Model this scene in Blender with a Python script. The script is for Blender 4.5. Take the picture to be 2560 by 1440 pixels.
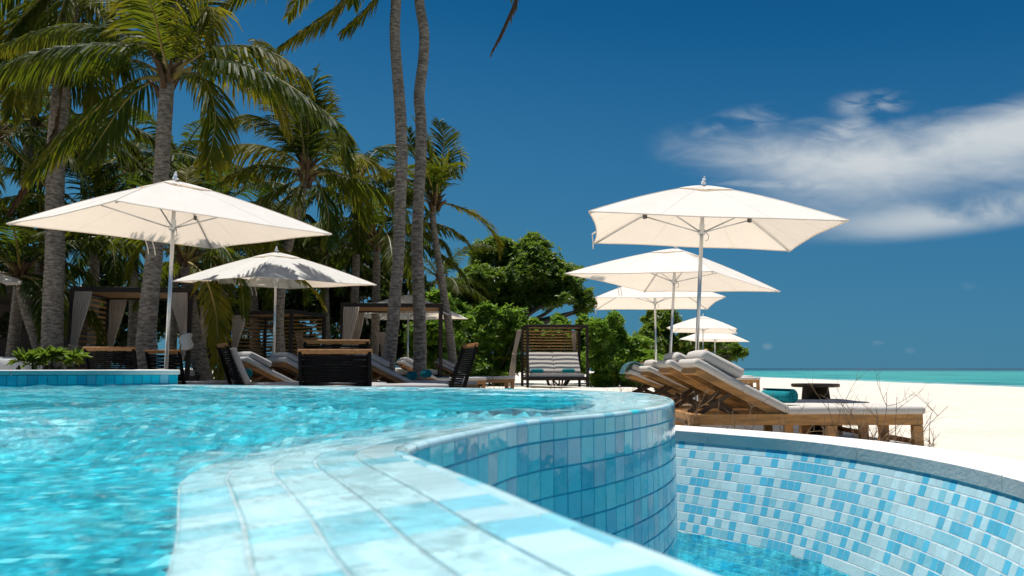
import bpy, bmesh, math, random
import numpy as np
from mathutils import Vector, Matrix

for o in list(bpy.data.objects):
    bpy.data.objects.remove(o)
SC = bpy.context.scene
COL = SC.collection
RNG = np.random.default_rng(7)
random.seed(7)

# ------------------------------------------------------------------ camera
CZ = 0.66
FPX = 2560 * 28 / 36
PITCH = math.atan(200 / FPX)
cam_d = bpy.data.cameras.new('camera')
cam_d.lens = 28
cam_d.sensor_width = 36
cam_d.clip_start = 0.02
cam_d.clip_end = 20000
cam_d.dof.use_dof = True
cam_d.dof.focus_distance = 8.0
cam_d.dof.aperture_fstop = 6.3
cam = bpy.data.objects.new('camera', cam_d)
COL.objects.link(cam)
cam.location = (0, 0, CZ)
cam.rotation_euler = (math.pi / 2 + PITCH, 0, 0)
SC.camera = cam

# ------------------------------------------------------------------ light
SUN = Vector((-0.11, 0.15, 0.98)).normalized()
sun_d = bpy.data.lights.new('sun', 'SUN')
sun_d.energy = 5.0
sun_d.angle = math.radians(0.53)
sun_d.color = (1.0, 0.965, 0.905)
sun = bpy.data.objects.new('sun', sun_d)
COL.objects.link(sun)
sun.rotation_euler = SUN.to_track_quat('Z', 'Y').to_euler()
sun.location = (5, 10, 40)

SC.view_settings.view_transform = 'Standard'
SC.view_settings.look = 'None'
SC.view_settings.exposure = 0.2
SC.view_settings.gamma = 1.0
SC.cycles.max_bounces = 7
SC.cycles.transparent_max_bounces = 24
SC.cycles.caustics_reflective = False
SC.cycles.caustics_refractive = False
SC.cycles.sample_clamp_indirect = 6.0


def uv_of(x, y):
    """photo pixel -> gnomonic sky coordinates"""
    cx, cy = (x - 1280) / FPX, (720 - y) / FPX
    ry = math.cos(PITCH) - cy * math.sin(PITCH)
    rz = math.sin(PITCH) + cy * math.cos(PITCH)
    return cx / ry, rz / ry


class NT:
    """tiny node-tree helper"""
    def __init__(self, tree):
        self.t = tree
        self.t.nodes.clear()

    def n(self, typ, ins=None, **attrs):
        nd = self.t.nodes.new(typ)
        for k, v in attrs.items():
            setattr(nd, k, v)
        for k, v in (ins or {}).items():
            self.set(nd, k, v)
        return nd

    def set(self, nd, k, v):
        sock = nd.inputs[k]
        if isinstance(v, bpy.types.Node):
            self.t.links.new(v.outputs[0], sock)
        elif isinstance(v, bpy.types.NodeSocket):
            self.t.links.new(v, sock)
        else:
            if isinstance(v, tuple) and len(v) == 3 and sock.type == 'RGBA':
                v = (*v, 1)
            sock.default_value = v

    def math(self, op, a, b=0.0, c=0.0, clamp=False):
        nd = self.n('ShaderNodeMath', operation=op, use_clamp=clamp)
        self.set(nd, 0, a)
        self.set(nd, 1, b)
        self.set(nd, 2, c)
        return nd.outputs[0]

    def mix(self, fac, a, b, blend='MIX'):
        nd = self.n('ShaderNodeMix', data_type='RGBA', blend_type=blend)
        self.set(nd, 0, fac)
        self.set(nd, 6, a)
        self.set(nd, 7, b)
        return nd.outputs[2]

    def ramp(self, fac, stops, interp='LINEAR'):
        nd = self.n('ShaderNodeValToRGB')
        nd.color_ramp.interpolation = interp
        el = nd.color_ramp.elements
        while len(el) < len(stops):
            el.new(0.5)
        for e, (p, c) in zip(el, stops):
            e.position = p
            e.color = (*c, 1) if isinstance(c, tuple) else (c, c, c, 1)
        self.set(nd, 0, fac)
        return nd.outputs[0]

    def noise(self, vec, scale, detail=4.0, rough=0.55, dist=0.0):
        nd = self.n('ShaderNodeTexNoise')
        if vec is not None:
            self.set(nd, 'Vector', vec)
        nd.inputs['Scale'].default_value = scale
        nd.inputs['Detail'].default_value = detail
        nd.inputs['Roughness'].default_value = rough
        nd.inputs['Distortion'].default_value = dist
        return nd.outputs[0]

    def smooth(self, v, lo, hi):
        nd = self.n('ShaderNodeMapRange', interpolation_type='SMOOTHSTEP')
        self.set(nd, 0, v)
        nd.inputs[1].default_value = lo
        nd.inputs[2].default_value = hi
        return nd.outputs[0]


def build_world():
    w = bpy.data.worlds.new('World')
    SC.world = w
    w.use_nodes = True
    t = NT(w.node_tree)
    sky = t.n('ShaderNodeTexSky', sky_type='NISHITA', sun_disc=False)
    sky.sun_elevation = math.asin(SUN.z)
    sky.sun_rotation = math.atan2(SUN.x, SUN.y)
    sky.altitude = 0
    sky.air_density = 1.0
    sky.dust_density = 0.3
    sky.ozone_density = 1.5
    # deep polarised blue: the sky's own colour pulled to a darker, more saturated blue
    tc = t.n('ShaderNodeTexCoord')
    sep = t.n('ShaderNodeSeparateXYZ', {0: tc.outputs['Generated']})
    STR = 0.10
    el = t.math('ADD', sep.outputs[2], t.math('MULTIPLY', sep.outputs[0], 0.12))
    deep = t.ramp(el, [(0.0, (0.050, 0.190, 0.290)), (0.10, (0.042, 0.178, 0.305)), (0.26, (0.022, 0.140, 0.300)), (0.42, (0.002, 0.086, 0.230)), (0.55, (0.0, 0.054, 0.170)), (1.0, (0.0, 0.045, 0.15))])
    sc = t.n('ShaderNodeVectorMath', operation='SCALE')
    t.set(sc, 0, deep)
    sc.inputs['Scale'].default_value = 1 / STR
    gm = t.n('ShaderNodeGamma', {'Color': sky.outputs[0], 'Gamma': 0.8})
    nis = t.mix(1.0, gm.outputs[0], (0.42, 0.72, 0.90), 'MULTIPLY')
    col = t.mix(0.93, nis, sc.outputs[0])
    # thin clouds, in gnomonic coordinates of the direction
    yy = t.math('MAXIMUM', sep.outputs[1], 0.02)
    u = t.math('DIVIDE', sep.outputs[0], yy)
    v = t.math('DIVIDE', sep.outputs[2], yy)
    uv = t.n('ShaderNodeCombineXYZ', {0: u, 1: v, 2: 0.0})
    st = t.n('ShaderNodeMapping', {'Vector': uv.outputs[0]})
    st.inputs['Scale'].default_value = (1.0, 2.6, 1.0)
    st.inputs['Rotation'].default_value = (0, 0, -0.22)
    n1 = t.noise(st.outputs[0], 6.0, 6, 0.52, 0.5)
    n2 = t.noise(st.outputs[0], 16.0, 7, 0.55, 1.0)
    big = t.noise(uv.outputs[0], 5.0, 4, 0.5, 0.3)
    U0, U1 = uv_of(1600, 400)[0], uv_of(2760, 400)[0]
    uf = t.math('DIVIDE', t.math('SUBTRACT', u, U0), U1 - U0, clamp=True)

    def curve(pts):
        return t.ramp(uf, [((uv_of(x, y)[0] - U0) / (U1 - U0), uv_of(x, y)[1]) for x, y in pts], 'B_SPLINE')
    vup = curve([(1600, 352), (1700, 330), (1850, 318), (2000, 318), (2150, 325), (2300, 300), (2450, 262), (2600, 222), (2760, 190)])
    vlo = curve([(1600, 378), (1700, 402), (1800, 440), (1900, 475), (2000, 515), (2120, 535), (2300, 515), (2500, 465), (2760, 420)])
    wob = t.math('MULTIPLY', t.math('SUBTRACT', n1, 0.5), 0.055)
    wob2 = t.math('MULTIPLY', t.math('SUBTRACT', n2, 0.5), 0.022)
    w12 = t.math('ADD', wob, wob2)
    du = t.math('ADD', t.math('SUBTRACT', vup, v), w12)
    dl = t.math('ADD', t.math('SUBTRACT', v, vlo), w12)
    body = t.math('MULTIPLY', t.smooth(du, -0.012, 0.050), t.smooth(dl, -0.030, 0.075))
    streak = t.smooth(t.math('ADD', t.math('MULTIPLY', n1, 0.6), t.math('MULTIPLY', n2, 0.4)), 0.28, 0.66)
    body = t.math('MULTIPLY', body, t.math('ADD', 0.90, t.math('MULTIPLY', streak, 0.14)))
    gate = t.smooth(u, U0, U0 + 0.035)
    body = t.math('MULTIPLY', body, gate)

    def wisp(x, y, rx, ry, amt, src, lo, hi, rot=0.0):
        cu, cv = uv_of(x, y)
        a = t.math('SUBTRACT', u, cu)
        b = t.math('SUBTRACT', v, cv)
        c, s = math.cos(rot), math.sin(rot)
        a2 = t.math('ADD', t.math('MULTIPLY', a, c), t.math('MULTIPLY', b, s))
        b2 = t.math('SUBTRACT', t.math('MULTIPLY', b, c), t.math('MULTIPLY', a, s))
        a2 = t.math('DIVIDE', a2, rx / FPX)
        b2 = t.math('DIVIDE', b2, ry / FPX)
        r = t.math('SQRT', t.math('ADD', t.math('MULTIPLY', a2, a2), t.math('MULTIPLY', b2, b2)))
        m = t.math('SUBTRACT', 1.0, t.smooth(r, 0.15, 1.0))
        return t.math('MULTIPLY', t.math('MULTIPLY', m, t.smooth(src, lo, hi)), amt)
    parts = [body,
             wisp(2170, 262, 140, 50, 0.42, n2, 0.36, 0.66, 0.1),
             wisp(1860, 300, 170, 45, 0.28, n2, 0.40, 0.68, 0.2),
             wisp(2090, 330, 130, 32, 0.5, n2, 0.36, 0.62, 0.35),
             wisp(2420, 535, 460, 62, 0.8, n1, 0.20, 0.55, 0.14),
             wisp(2150, 560, 300, 70, 0.28, n1, 0.34, 0.66, 0.1),
             wisp(1960, 462, 240, 14, 0.42, n2, 0.30, 0.60, -0.03),
             wisp(1918, 866, 18, 12, 0.14, n2, 0.2, 0.55),
             wisp(2195, 858, 22, 9, 0.10, n2, 0.2, 0.55),
             wisp(2420, 715, 30, 14, 0.05, n2, 0.2, 0.55),
             wisp(2275, 876, 20, 11, 0.07, n2, 0.2, 0.55)]
    tot = parts[0]
    for p in parts[1:]:
        tot = t.math('SUBTRACT', t.math('ADD', tot, p), t.math('MULTIPLY', tot, p))
    tot = t.math('MULTIPLY', tot, t.smooth(sep.outputs[1], 0.05, 0.2), clamp=True)
    cc = (0.56 / STR, 0.60 / STR, 0.62 / STR)
    col = t.mix(t.math('MULTIPLY', tot, 0.92), col, cc)
    bg = t.n('ShaderNodeBackground', {'Color': col, 'Strength': STR})
    out = t.n('ShaderNodeOutputWorld', {'Surface': bg.outputs[0]})


build_world()

# ------------------------------------------------------------------ helpers


def at(x, y, Y):
    """point seen at photo pixel (x, y) at distance Y in front of the camera"""
    u, v = uv_of(x, y)
    return np.array([u * Y, Y, CZ + v * Y])


def atz(x, y, z):
    u, v = uv_of(x, y)
    Y = (z - CZ) / v
    return np.array([u * Y, Y, z])


def tag(o, label=None, cat=None, group=None, kind=None):
    if label:
        o['label'] = label
    if cat:
        o['category'] = cat
    if group:
        o['group'] = group
    if kind:
        o['kind'] = kind
    return o


def link(name, me, mat=None, parent=None, smooth=False):
    o = bpy.data.objects.new(name, me)
    COL.objects.link(o)
    if mat is not None and len(me.materials) == 0:
        for m in (mat if isinstance(mat, (list, tuple)) else [mat]):
            me.materials.append(m)
    if parent is not None:
        o.parent = parent
    if smooth:
        me.polygons.foreach_set('use_smooth', [True] * len(me.polygons))
    return o


def np_mesh(name, V, F, mat_idx=None, attrs=None):
    """V (n,3), F list/array of faces (may be mixed: list of arrays of equal width)"""
    me = bpy.data.meshes.new(name)
    V = np.asarray(V, dtype=np.float32)
    blocks = F if isinstance(F, list) and len(F) and isinstance(F[0], np.ndarray) else [np.asarray(F)]
    loops = np.concatenate([b.ravel() for b in blocks]).astype(np.int32)
    tot = np.concatenate([np.full(len(b), b.shape[1]) for b in blocks]).astype(np.int32)
    start = np.concatenate([[0], np.cumsum(tot)[:-1]]).astype(np.int32)
    me.vertices.add(len(V))
    me.vertices.foreach_set('co', V.ravel())
    me.loops.add(len(loops))
    me.loops.foreach_set('vertex_index', loops)
    me.polygons.add(len(tot))
    me.polygons.foreach_set('loop_start', start)
    me.polygons.foreach_set('loop_total', tot)
    if mat_idx is not None:
        me.polygons.foreach_set('material_index', np.asarray(mat_idx, dtype=np.int32))
    for k, a in (attrs or {}).items():
        at_ = me.attributes.new(k, 'FLOAT', 'POINT')
        at_.data.foreach_set('value', np.asarray(a, dtype=np.float32))
    me.polygons.foreach_set('use_smooth', np.zeros(len(tot), dtype=bool))
    me.update(calc_edges=True)
    me.validate()
    return me


def thing(name, label, cat, loc=(0, 0, 0), rz=0.0, group=None):
    o = bpy.data.objects.new(name, None)
    COL.objects.link(o)
    o.location = loc
    o.rotation_euler = (0, 0, rz)
    o.empty_display_size = 0.1
    return tag(o, label, cat, group)


def dup(root, loc, rz=None, label=None, rot=None):
    """copy of a thing with its parts and sub-parts"""
    r = root.copy()
    COL.objects.link(r)
    r.location = loc
    if rz is not None:
        r.rotation_euler = (0, 0, rz)
    if rot is not None:
        r.rotation_euler = rot
    if label:
        r['label'] = label
    for ch in list(root.children):
        c = ch.copy()
        COL.objects.link(c)
        c.parent = r
        for g in list(ch.children):
            d = g.copy()
            COL.objects.link(d)
            d.parent = c
    return r


class MB:
    """collects shapes into one mesh"""
    def __init__(self):
        self.v = []
        self.f = []

    def add(self, V, F):
        b = len(self.v)
        self.v += [tuple(map(float, p)) for p in V]
        self.f += [tuple(i + b for i in f) for f in F]
        return self

    def box(self, c, s, rot=None, ch=0.0):
        """box centred at c, size s, optional 3x3 rotation, chamfer ch"""
        hx, hy, hz = s[0] / 2, s[1] / 2, s[2] / 2
        c = np.asarray(c, float)
        if ch <= 0:
            V = [(x, y, z) for x in (-hx, hx) for y in (-hy, hy) for z in (-hz, hz)]
            F = [(0, 1, 3, 2), (4, 6, 7, 5), (0, 4, 5, 1), (2, 3, 7, 6), (0, 2, 6, 4), (1, 5, 7, 3)]
        else:
            ch = min(ch, hx * .45, hy * .45, hz * .45)
            V, idx, F = [], {}, []
            for sx in (-1, 1):
                for sy in (-1, 1):
                    for sz in (-1, 1):
                        for a in range(3):
                            p = [sx * (hx - ch), sy * (hy - ch), sz * (hz - ch)]
                            p[a] = (sx * hx, sy * hy, sz * hz)[a]
                            idx[(sx, sy, sz, a)] = len(V)
                            V.append(p)
            S = (-1, 1)
            for a in range(3):
                o1, o2 = (a + 1) % 3, (a + 2) % 3
                for s in S:
                    q = []
                    for e1, e2 in ((-1, -1), (1, -1), (1, 1), (-1, 1)):
                        k = [0, 0, 0]
                        k[a] = s
                        k[o1] = e1
                        k[o2] = e2
                        q.append(idx[(*k, a)])
                    F.append(tuple(q if s > 0 else q[::-1]))
                for e1 in S:
                    for e2 in S:
                        def kk(s):
                            k = [0, 0, 0]
                            k[a] = s
                            k[o1] = e1
                            k[o2] = e2
                            return tuple(k)
                        q = (idx[(*kk(-1), o1)], idx[(*kk(1), o1)], idx[(*kk(1), o2)], idx[(*kk(-1), o2)])
                        F.append(q if e1 * e2 < 0 else q[::-1])
            for sx in S:
                for sy in S:
                    for sz in S:
                        q = tuple(idx[(sx, sy, sz, a)] for a in range(3))
                        F.append(q if sx * sy * sz > 0 else q[::-1])
        V = np.array(V, float)
        if rot is not None:
            V = V @ np.asarray(rot).T
        return self.add(V + c, F)

    def bar(self, p0, p1, w, h, up=(0, 0, 1), ch=0.0):
        """beam from p0 to p1, width w (across), height h (along up)"""
        p0, p1 = np.asarray(p0, float), np.asarray(p1, float)
        d = p1 - p0
        L = np.linalg.norm(d)
        x = d / L
        up = np.asarray(up, float)
        y = np.cross(up, x)
        if np.linalg.norm(y) < 1e-5:
            y = np.cross((0, 1, 0), x)
        y /= np.linalg.norm(y)
        z = np.cross(x, y)
        return self.box((p0 + p1) / 2, (L, w, h), np.stack([x, y, z], 1), ch)

    def tube(self, path, rad, n=8, cap=True):
        P = np.asarray(path, float)
        m = len(P)
        rad = np.full(m, rad) if np.isscalar(rad) else np.asarray(rad, float)
        T = np.gradient(P, axis=0)
        T /= np.linalg.norm(T, axis=1)[:, None] + 1e-12
        ref = np.array([1.0, 0, 0]) if abs(T[0][0]) < .8 else np.array([0, 1.0, 0])
        V = []
        a = np.arange(n) * 2 * math.pi / n
        x = ref - T[0] * ref.dot(T[0])
        x /= np.linalg.norm(x)
        for i in range(m):
            x = x - T[i] * x.dot(T[i])
            x /= np.linalg.norm(x) + 1e-12
            y = np.cross(T[i], x)
            for k in range(n):
                V.append(P[i] + rad[i] * (math.cos(a[k]) * x + math.sin(a[k]) * y))
        F = [(i * n + k, i * n + (k + 1) % n, (i + 1) * n + (k + 1) % n, (i + 1) * n + k) for i in range(m - 1) for k in range(n)]
        if cap:
            F += [tuple(range(n))[::-1], tuple((m - 1) * n + k for k in range(n))]
        return self.add(V, F)

    def lathe(self, prof, n=24, c=(0, 0, 0)):
        V, F = [], []
        for r, z in prof:
            for k in range(n):
                V.append((c[0] + r * math.cos(2 * math.pi * k / n), c[1] + r * math.sin(2 * math.pi * k / n), c[2] + z))
        m = len(prof)
        F = [(i * n + k, i * n + (k + 1) % n, (i + 1) * n + (k + 1) % n, (i + 1) * n + k) for i in range(m - 1) for k in range(n)]
        F += [tuple(range(n))[::-1], tuple((m - 1) * n + k for k in range(n))]
        return self.add(V, F)

    def build(self, name, mat, parent=None, smooth=False):
        me = bpy.data.meshes.new(name)
        me.from_pydata(self.v, [], self.f)
        me.update()
        return link(name, me, mat, parent, smooth)


def rot_y(a):
    c, s = math.cos(a), math.sin(a)
    return np.array([[c, 0, s], [0, 1, 0], [-s, 0, c]])


def rot_z(a):
    c, s = math.cos(a), math.sin(a)
    return np.array([[c, -s, 0], [s, c, 0], [0, 0, 1]])


def cushion(L, W, H, seed=0, puff=0.02, nx=18, ny=10, r=0.035):
    """soft rounded slab, base centre at origin: returns V, F"""
    rng = np.random.default_rng(seed)
    bm = bmesh.new()
    bmesh.ops.create_cube(bm, size=1.0)
    for v in bm.verts:
        v.co = Vector((v.co.x * L, v.co.y * W, v.co.z * H))
    bmesh.ops.bevel(bm, geom=bm.edges[:], offset=min(r, H * .45), segments=3, profile=0.6, affect='EDGES')
    # cut for puff
    for k in range(1, 8):
        x = -L / 2 + L * k / 8
        bmesh.ops.bisect_plane(bm, geom=bm.verts[:] + bm.edges[:] + bm.faces[:], plane_co=(x, 0, 0), plane_no=(1, 0, 0))
    for k in range(1, 4):
        y = -W / 2 + W * k / 4
        bmesh.ops.bisect_plane(bm, geom=bm.verts[:] + bm.edges[:] + bm.faces[:], plane_co=(0, y, 0), plane_no=(0, 1, 0))
    ph = rng.uniform(0, 6, 4)
    V = np.array([v.co[:] for v in bm.verts])
    fx = np.clip(1 - (2 * V[:, 0] / L) ** 4, 0, 1)
    fy = np.clip(1 - (2 * V[:, 1] / W) ** 4, 0, 1)
    V[:, 2] += np.sign(V[:, 2]) * puff * fx * fy
    V[:, 2] += 0.004 * np.sin(V[:, 0] * 9 + ph[0]) * np.sin(V[:, 1] * 8 + ph[1])
    V[:, 1] += 0.004 * np.sin(V[:, 0] * 7 + ph[2]) * np.sign(V[:, 1])
    F = [tuple(v.index for v in f.verts) for f in bm.faces]
    bm.verts.index_update()
    F = [tuple(v.index for v in f.verts) for f in bm.faces]
    bm.free()
    V[:, 2] += H / 2
    return V, F


# ------------------------------------------------------------------ materials
def mat(name, col, rough=0.6, var=0.15, scale=8.0, bump=0.0, bscale=None, spec=0.5, metal=0.0, col2=None,
        orand=0.0, stretch=None, trans=0.0, tcol=None, coat=0.0, detail=5.0, speck=None):
    m = bpy.data.materials.new(name)
    m.use_nodes = True
    t = NT(m.node_tree)
    tc = t.n('ShaderNodeTexCoord')
    vec = tc.outputs['Object']
    if stretch:
        mp = t.n('ShaderNodeMapping', {'Vector': vec})
        mp.inputs['Scale'].default_value = stretch
        vec = mp.outputs[0]
    nz = t.noise(vec, scale, detail, 0.6)
    c1 = tuple(max(0, c * (1 - var)) for c in col)
    c2 = tuple(min(1, c * (1 + var)) for c in (col2 or col))
    c = t.mix(t.smooth(nz, 0.3, 0.7), c1, c2)
    if orand:
        oi = t.n('ShaderNodeObjectInfo')
        hv = t.n('ShaderNodeHueSaturation', {'Color': c, 'Value': t.math('ADD', 1 - orand, t.math('MULTIPLY', oi.outputs['Random'], 2 * orand))})
        c = hv.outputs[0]
    if speck:
        sp = t.noise(vec, speck[0], 2, 0.5)
        c = t.mix(t.smooth(sp, speck[1], speck[1] + 0.06), c, speck[2])
    bs = t.n('ShaderNodeBsdfPrincipled', {'Base Color': c, 'Roughness': rough, 'Metallic': metal, 'Specular IOR Level': spec, 'Coat Weight': coat})
    if bump:
        bz = t.noise(vec, bscale or scale * 4, 4, 0.6)
        bp = t.n('ShaderNodeBump', {'Height': bz, 'Strength': bump, 'Distance': 0.01})
        t.set(bs, 'Normal', bp.outputs[0])
    sh = bs.outputs[0]
    if trans:
        tr = t.n('ShaderNodeBsdfTranslucent', {'Color': tcol or c})
        sh = t.n('ShaderNodeMixShader', {0: trans, 1: sh, 2: tr.outputs[0]}).outputs[0]
    t.n('ShaderNodeOutputMaterial', {'Surface': sh})
    return m


def tile_mat(name, col, rough=0.06):
    m = bpy.data.materials.new(name)
    m.use_nodes = True
    t = NT(m.node_tree)
    tc = t.n('ShaderNodeTexCoord')
    oi = t.n('ShaderNodeObjectInfo')
    geo = t.n('ShaderNodeNewGeometry')
    nz = t.noise(geo.outputs['Position'], 30, 4, 0.6)
    c = t.mix(nz, tuple(x * 0.86 for x in col), tuple(min(1, x * 1.10) for x in col))
    hv = t.n('ShaderNodeHueSaturation', {'Color': c, 'Value': t.math('ADD', 0.90, t.math('MULTIPLY', oi.outputs['Random'], 0.2))})
    bz = t.noise(geo.outputs['Position'], 16, 2, 0.5)
    bp = t.n('ShaderNodeBump', {'Height': bz, 'Strength': 0.35, 'Distance': 0.006})
    bs = t.n('ShaderNodeBsdfPrincipled', {'Base Color': hv.outputs[0], 'Roughness': t.math('ADD', rough, t.math('MULTIPLY', oi.outputs['Random'], 0.08)), 'Specular IOR Level': 0.34, 'Normal': bp.outputs[0]})
    t.n('ShaderNodeOutputMaterial', {'Surface': bs.outputs[0]})
    return m


def frond_mat(name, green, tip, tr, trans=0.35, dead=False):
    m = bpy.data.materials.new(name)
    m.use_nodes = True
    t = NT(m.node_tree)
    at_ = t.n('ShaderNodeAttribute', attribute_name='t')
    oi = t.n('ShaderNodeObjectInfo')
    geo = t.n('ShaderNodeNewGeometry')
    nz = t.noise(geo.outputs['Position'], 2.2, 4, 0.6)
    yel = t.math('ADD', t.math('MULTIPLY', at_.outputs['Fac'], 0.55), t.math('MULTIPLY', t.math('SUBTRACT', nz, 0.42), 1.1))
    yel = t.math('ADD', yel, t.math('MULTIPLY', t.math('SUBTRACT', oi.outputs['Random'], 0.5), 0.5))
    f = t.smooth(yel, 0.1, 0.95)
    c = t.mix(f, green, tip)
    bs = t.n('ShaderNodeBsdfPrincipled', {'Base Color': c, 'Roughness': 0.5, 'Specular IOR Level': 0.10})
    trc = t.mix(f, tr, tuple(min(1, a * 1.0) for a in (tip[0] * 2.2, tip[1] * 1.9, tip[2] * 1.5)))
    tb = t.n('ShaderNodeBsdfTranslucent', {'Color': trc})
    mx = t.n('ShaderNodeMixShader', {0: trans, 1: bs.outputs[0], 2: tb.outputs[0]})
    t.n('ShaderNodeOutputMaterial', {'Surface': mx.outputs[0]})
    return m


def leaf_mat(name, c_lo, c_hi, tr, trans=0.3, rough=0.38):
    m = bpy.data.materials.new(name)
    m.use_nodes = True
    t = NT(m.node_tree)
    at_ = t.n('ShaderNodeAttribute', attribute_name='t')
    c = t.ramp(at_.outputs['Fac'], [(0.0, c_lo), (0.6, c_hi), (0.93, tuple(min(1, x * 1.5) for x in c_hi)), (1.0, (c_hi[0] * 2.6, c_hi[1] * 1.5, c_hi[2]))])
    bs = t.n('ShaderNodeBsdfPrincipled', {'Base Color': c, 'Roughness': rough, 'Specular IOR Level': 0.5})
    tb = t.n('ShaderNodeBsdfTranslucent', {'Color': tr})
    mx = t.n('ShaderNodeMixShader', {0: trans, 1: bs.outputs[0], 2: tb.outputs[0]})
    t.n('ShaderNodeOutputMaterial', {'Surface': mx.outputs[0]})
    return m


TILE_MATS = [tile_mat('glazed_tile_pale', (0.50, 0.75, 0.80)),
             tile_mat('glazed_tile_sky', (0.25, 0.615, 0.725)),
             tile_mat('glazed_tile_azure', (0.05, 0.72, 0.80)),
             tile_mat('glazed_tile_teal', (0.015, 0.63, 0.76)),
             tile_mat('glazed_tile_deep', (0.008, 0.52, 0.68)),
             tile_mat('glazed_tile_cornflower', (0.11, 0.53, 0.73))]
M = {}
M['grout_blue'] = mat('grout_blue', (0.06, 0.36, 0.50), 0.8, 0.2, 20)
M['grout_white'] = mat('grout_white', (0.72, 0.76, 0.76), 0.8, 0.12, 20)
M['grout_grey'] = mat('grout_grey', (0.40, 0.50, 0.52), 0.8, 0.2, 25)
M['coping'] = mat('coping_stone', (0.78, 0.75, 0.69), 0.75, 0.10, 3, 0.25, 40, speck=(60, 0.70, (0.35, 0.35, 0.33)))
M['canvas'] = mat('umbrella_canvas', (0.86, 0.845, 0.81), 0.85, 0.03, 5, 0.05, 200, spec=0.2, trans=0.36, tcol=(0.92, 0.76, 0.60))
M['canvas2'] = M['canvas']
M['steel'] = mat('brushed_steel', (0.55, 0.57, 0.59), 0.28, 0.08, 10, metal=0.9)
M['joint'] = mat('grey_joint_plastic', (0.06, 0.065, 0.07), 0.5, 0.1, 10)
M['wrap'] = mat('white_plastic_wrap', (0.78, 0.79, 0.82), 0.3, 0.1, 30, 0.5, 40)
M['teak'] = mat('teak', (0.42, 0.205, 0.058), 0.5, 0.30, 3.0, 0.12, 20, stretch=(1, 9, 9), orand=0.1)
M['teak_dark'] = mat('dark_teak', (0.105, 0.055, 0.022), 0.6, 0.35, 3.0, 0.2, 20, stretch=(1, 9, 9))  # darker brown than the plain teak
M['teak_rail'] = mat('oiled_teak_rail', (0.24, 0.105, 0.024), 0.45, 0.25, 3.0, 0.12, 20, stretch=(1, 9, 9))
M['slat'] = mat('cabana_slat_wood', (0.30, 0.165, 0.06), 0.6, 0.3, 4.0, 0.12, 20, stretch=(1, 9, 9), orand=0.18)
M['frame'] = mat('cabana_frame_bronze', (0.019, 0.013, 0.0105), 0.6, 0.15, 6, spec=0.25)
M['mattress'] = mat('mattress_fabric', (0.54, 0.50, 0.455), 0.9, 0.05, 60, 0.10, 300, spec=0.15)
M['mattress_grey'] = mat('grey_mattress_fabric', (0.37, 0.36, 0.36), 0.9, 0.05, 60, 0.10, 300, spec=0.15)
M['piping'] = mat('piping_fabric', (0.36, 0.34, 0.32), 0.9, 0.05, 60, spec=0.15)
M['towel'] = mat('teal_towel', (0.012, 0.22, 0.26), 0.95, 0.18, 40, 0.5, 250, spec=0.1)
M['towel_aqua'] = mat('aqua_towel', (0.30, 0.66, 0.68), 0.95, 0.1, 40, 0.4, 250, spec=0.1)
M['curtain'] = mat('curtain_linen', (0.60, 0.53, 0.48), 0.9, 0.06, 20, 0.05, 200, spec=0.1, trans=0.35, tcol=(0.6, 0.5, 0.42))
M['rope'] = mat('black_rope', (0.005, 0.005, 0.006), 0.8, 0.2, 60, 0.3, 100, spec=0.12)
M['bark'] = mat('tree_bark', (0.10, 0.08, 0.06), 0.9, 0.3, 8, 0.5, 20)
M['twig'] = mat('dry_twig', (0.20, 0.125, 0.07), 0.9, 0.35, 14)
M['skin'] = mat('skin', (0.52, 0.25, 0.18), 0.5, 0.08, 12, spec=0.4)
M['hair_blonde'] = mat('blonde_hair', (0.50, 0.30, 0.10), 0.6, 0.3, 30, stretch=(1, 1, 6))
M['hair_brown'] = mat('brown_hair', (0.12, 0.07, 0.03), 0.6, 0.3, 30, stretch=(1, 1, 6))
M['cloth_dark'] = mat('dark_swimwear', (0.02, 0.025, 0.05), 0.8, 0.1, 30)
M['sign'] = mat('terracotta_sign', (0.45, 0.16, 0.07), 0.7, 0.2, 12)
M['sign_paint'] = mat('sign_numeral_paint', (0.80, 0.55, 0.42), 0.7, 0.05, 12)
M['soil'] = mat('planter_soil', (0.14, 0.10, 0.07), 0.95, 0.3, 20, 0.5, 60)
M['black_metal'] = mat('black_metal', (0.015, 0.015, 0.016), 0.4, 0.1, 10)
M['linen'] = mat('white_table_linen', (0.62, 0.60, 0.58), 0.9, 0.05, 20, spec=0.1)
M['frond'] = frond_mat('palm_frond', (0.017, 0.042, 0.005), (0.16, 0.145, 0.010), (0.18, 0.22, 0.010), 0.40)
M['frond_far'] = frond_mat('far_palm_frond', (0.012, 0.032, 0.005), (0.075, 0.088, 0.009), (0.10, 0.15, 0.010), 0.38)
M['frond_dead'] = frond_mat('dry_palm_frond', (0.10, 0.058, 0.032), (0.13, 0.09, 0.06), (0.10, 0.055, 0.03), 0.15)
M['leaf_tree'] = leaf_mat('sea_grape_leaf', (0.030, 0.070, 0.008), (0.080, 0.135, 0.015), (0.22, 0.34, 0.03), 0.38, 0.45)
M['leaf_shrub'] = leaf_mat('shrub_leaf', (0.042, 0.105, 0.010), (0.105, 0.200, 0.022), (0.28, 0.46, 0.045), 0.42, 0.42)
M['leaf_shade'] = leaf_mat('understory_shade_leaf', (0.008, 0.020, 0.004), (0.030, 0.052, 0.008), (0.06, 0.10, 0.010), 0.3)  # leaf colour darkened to stand for deep shade behind the palms
M['rachis'] = mat('palm_petiole', (0.20, 0.15, 0.035), 0.5, 0.25, 5)


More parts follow.
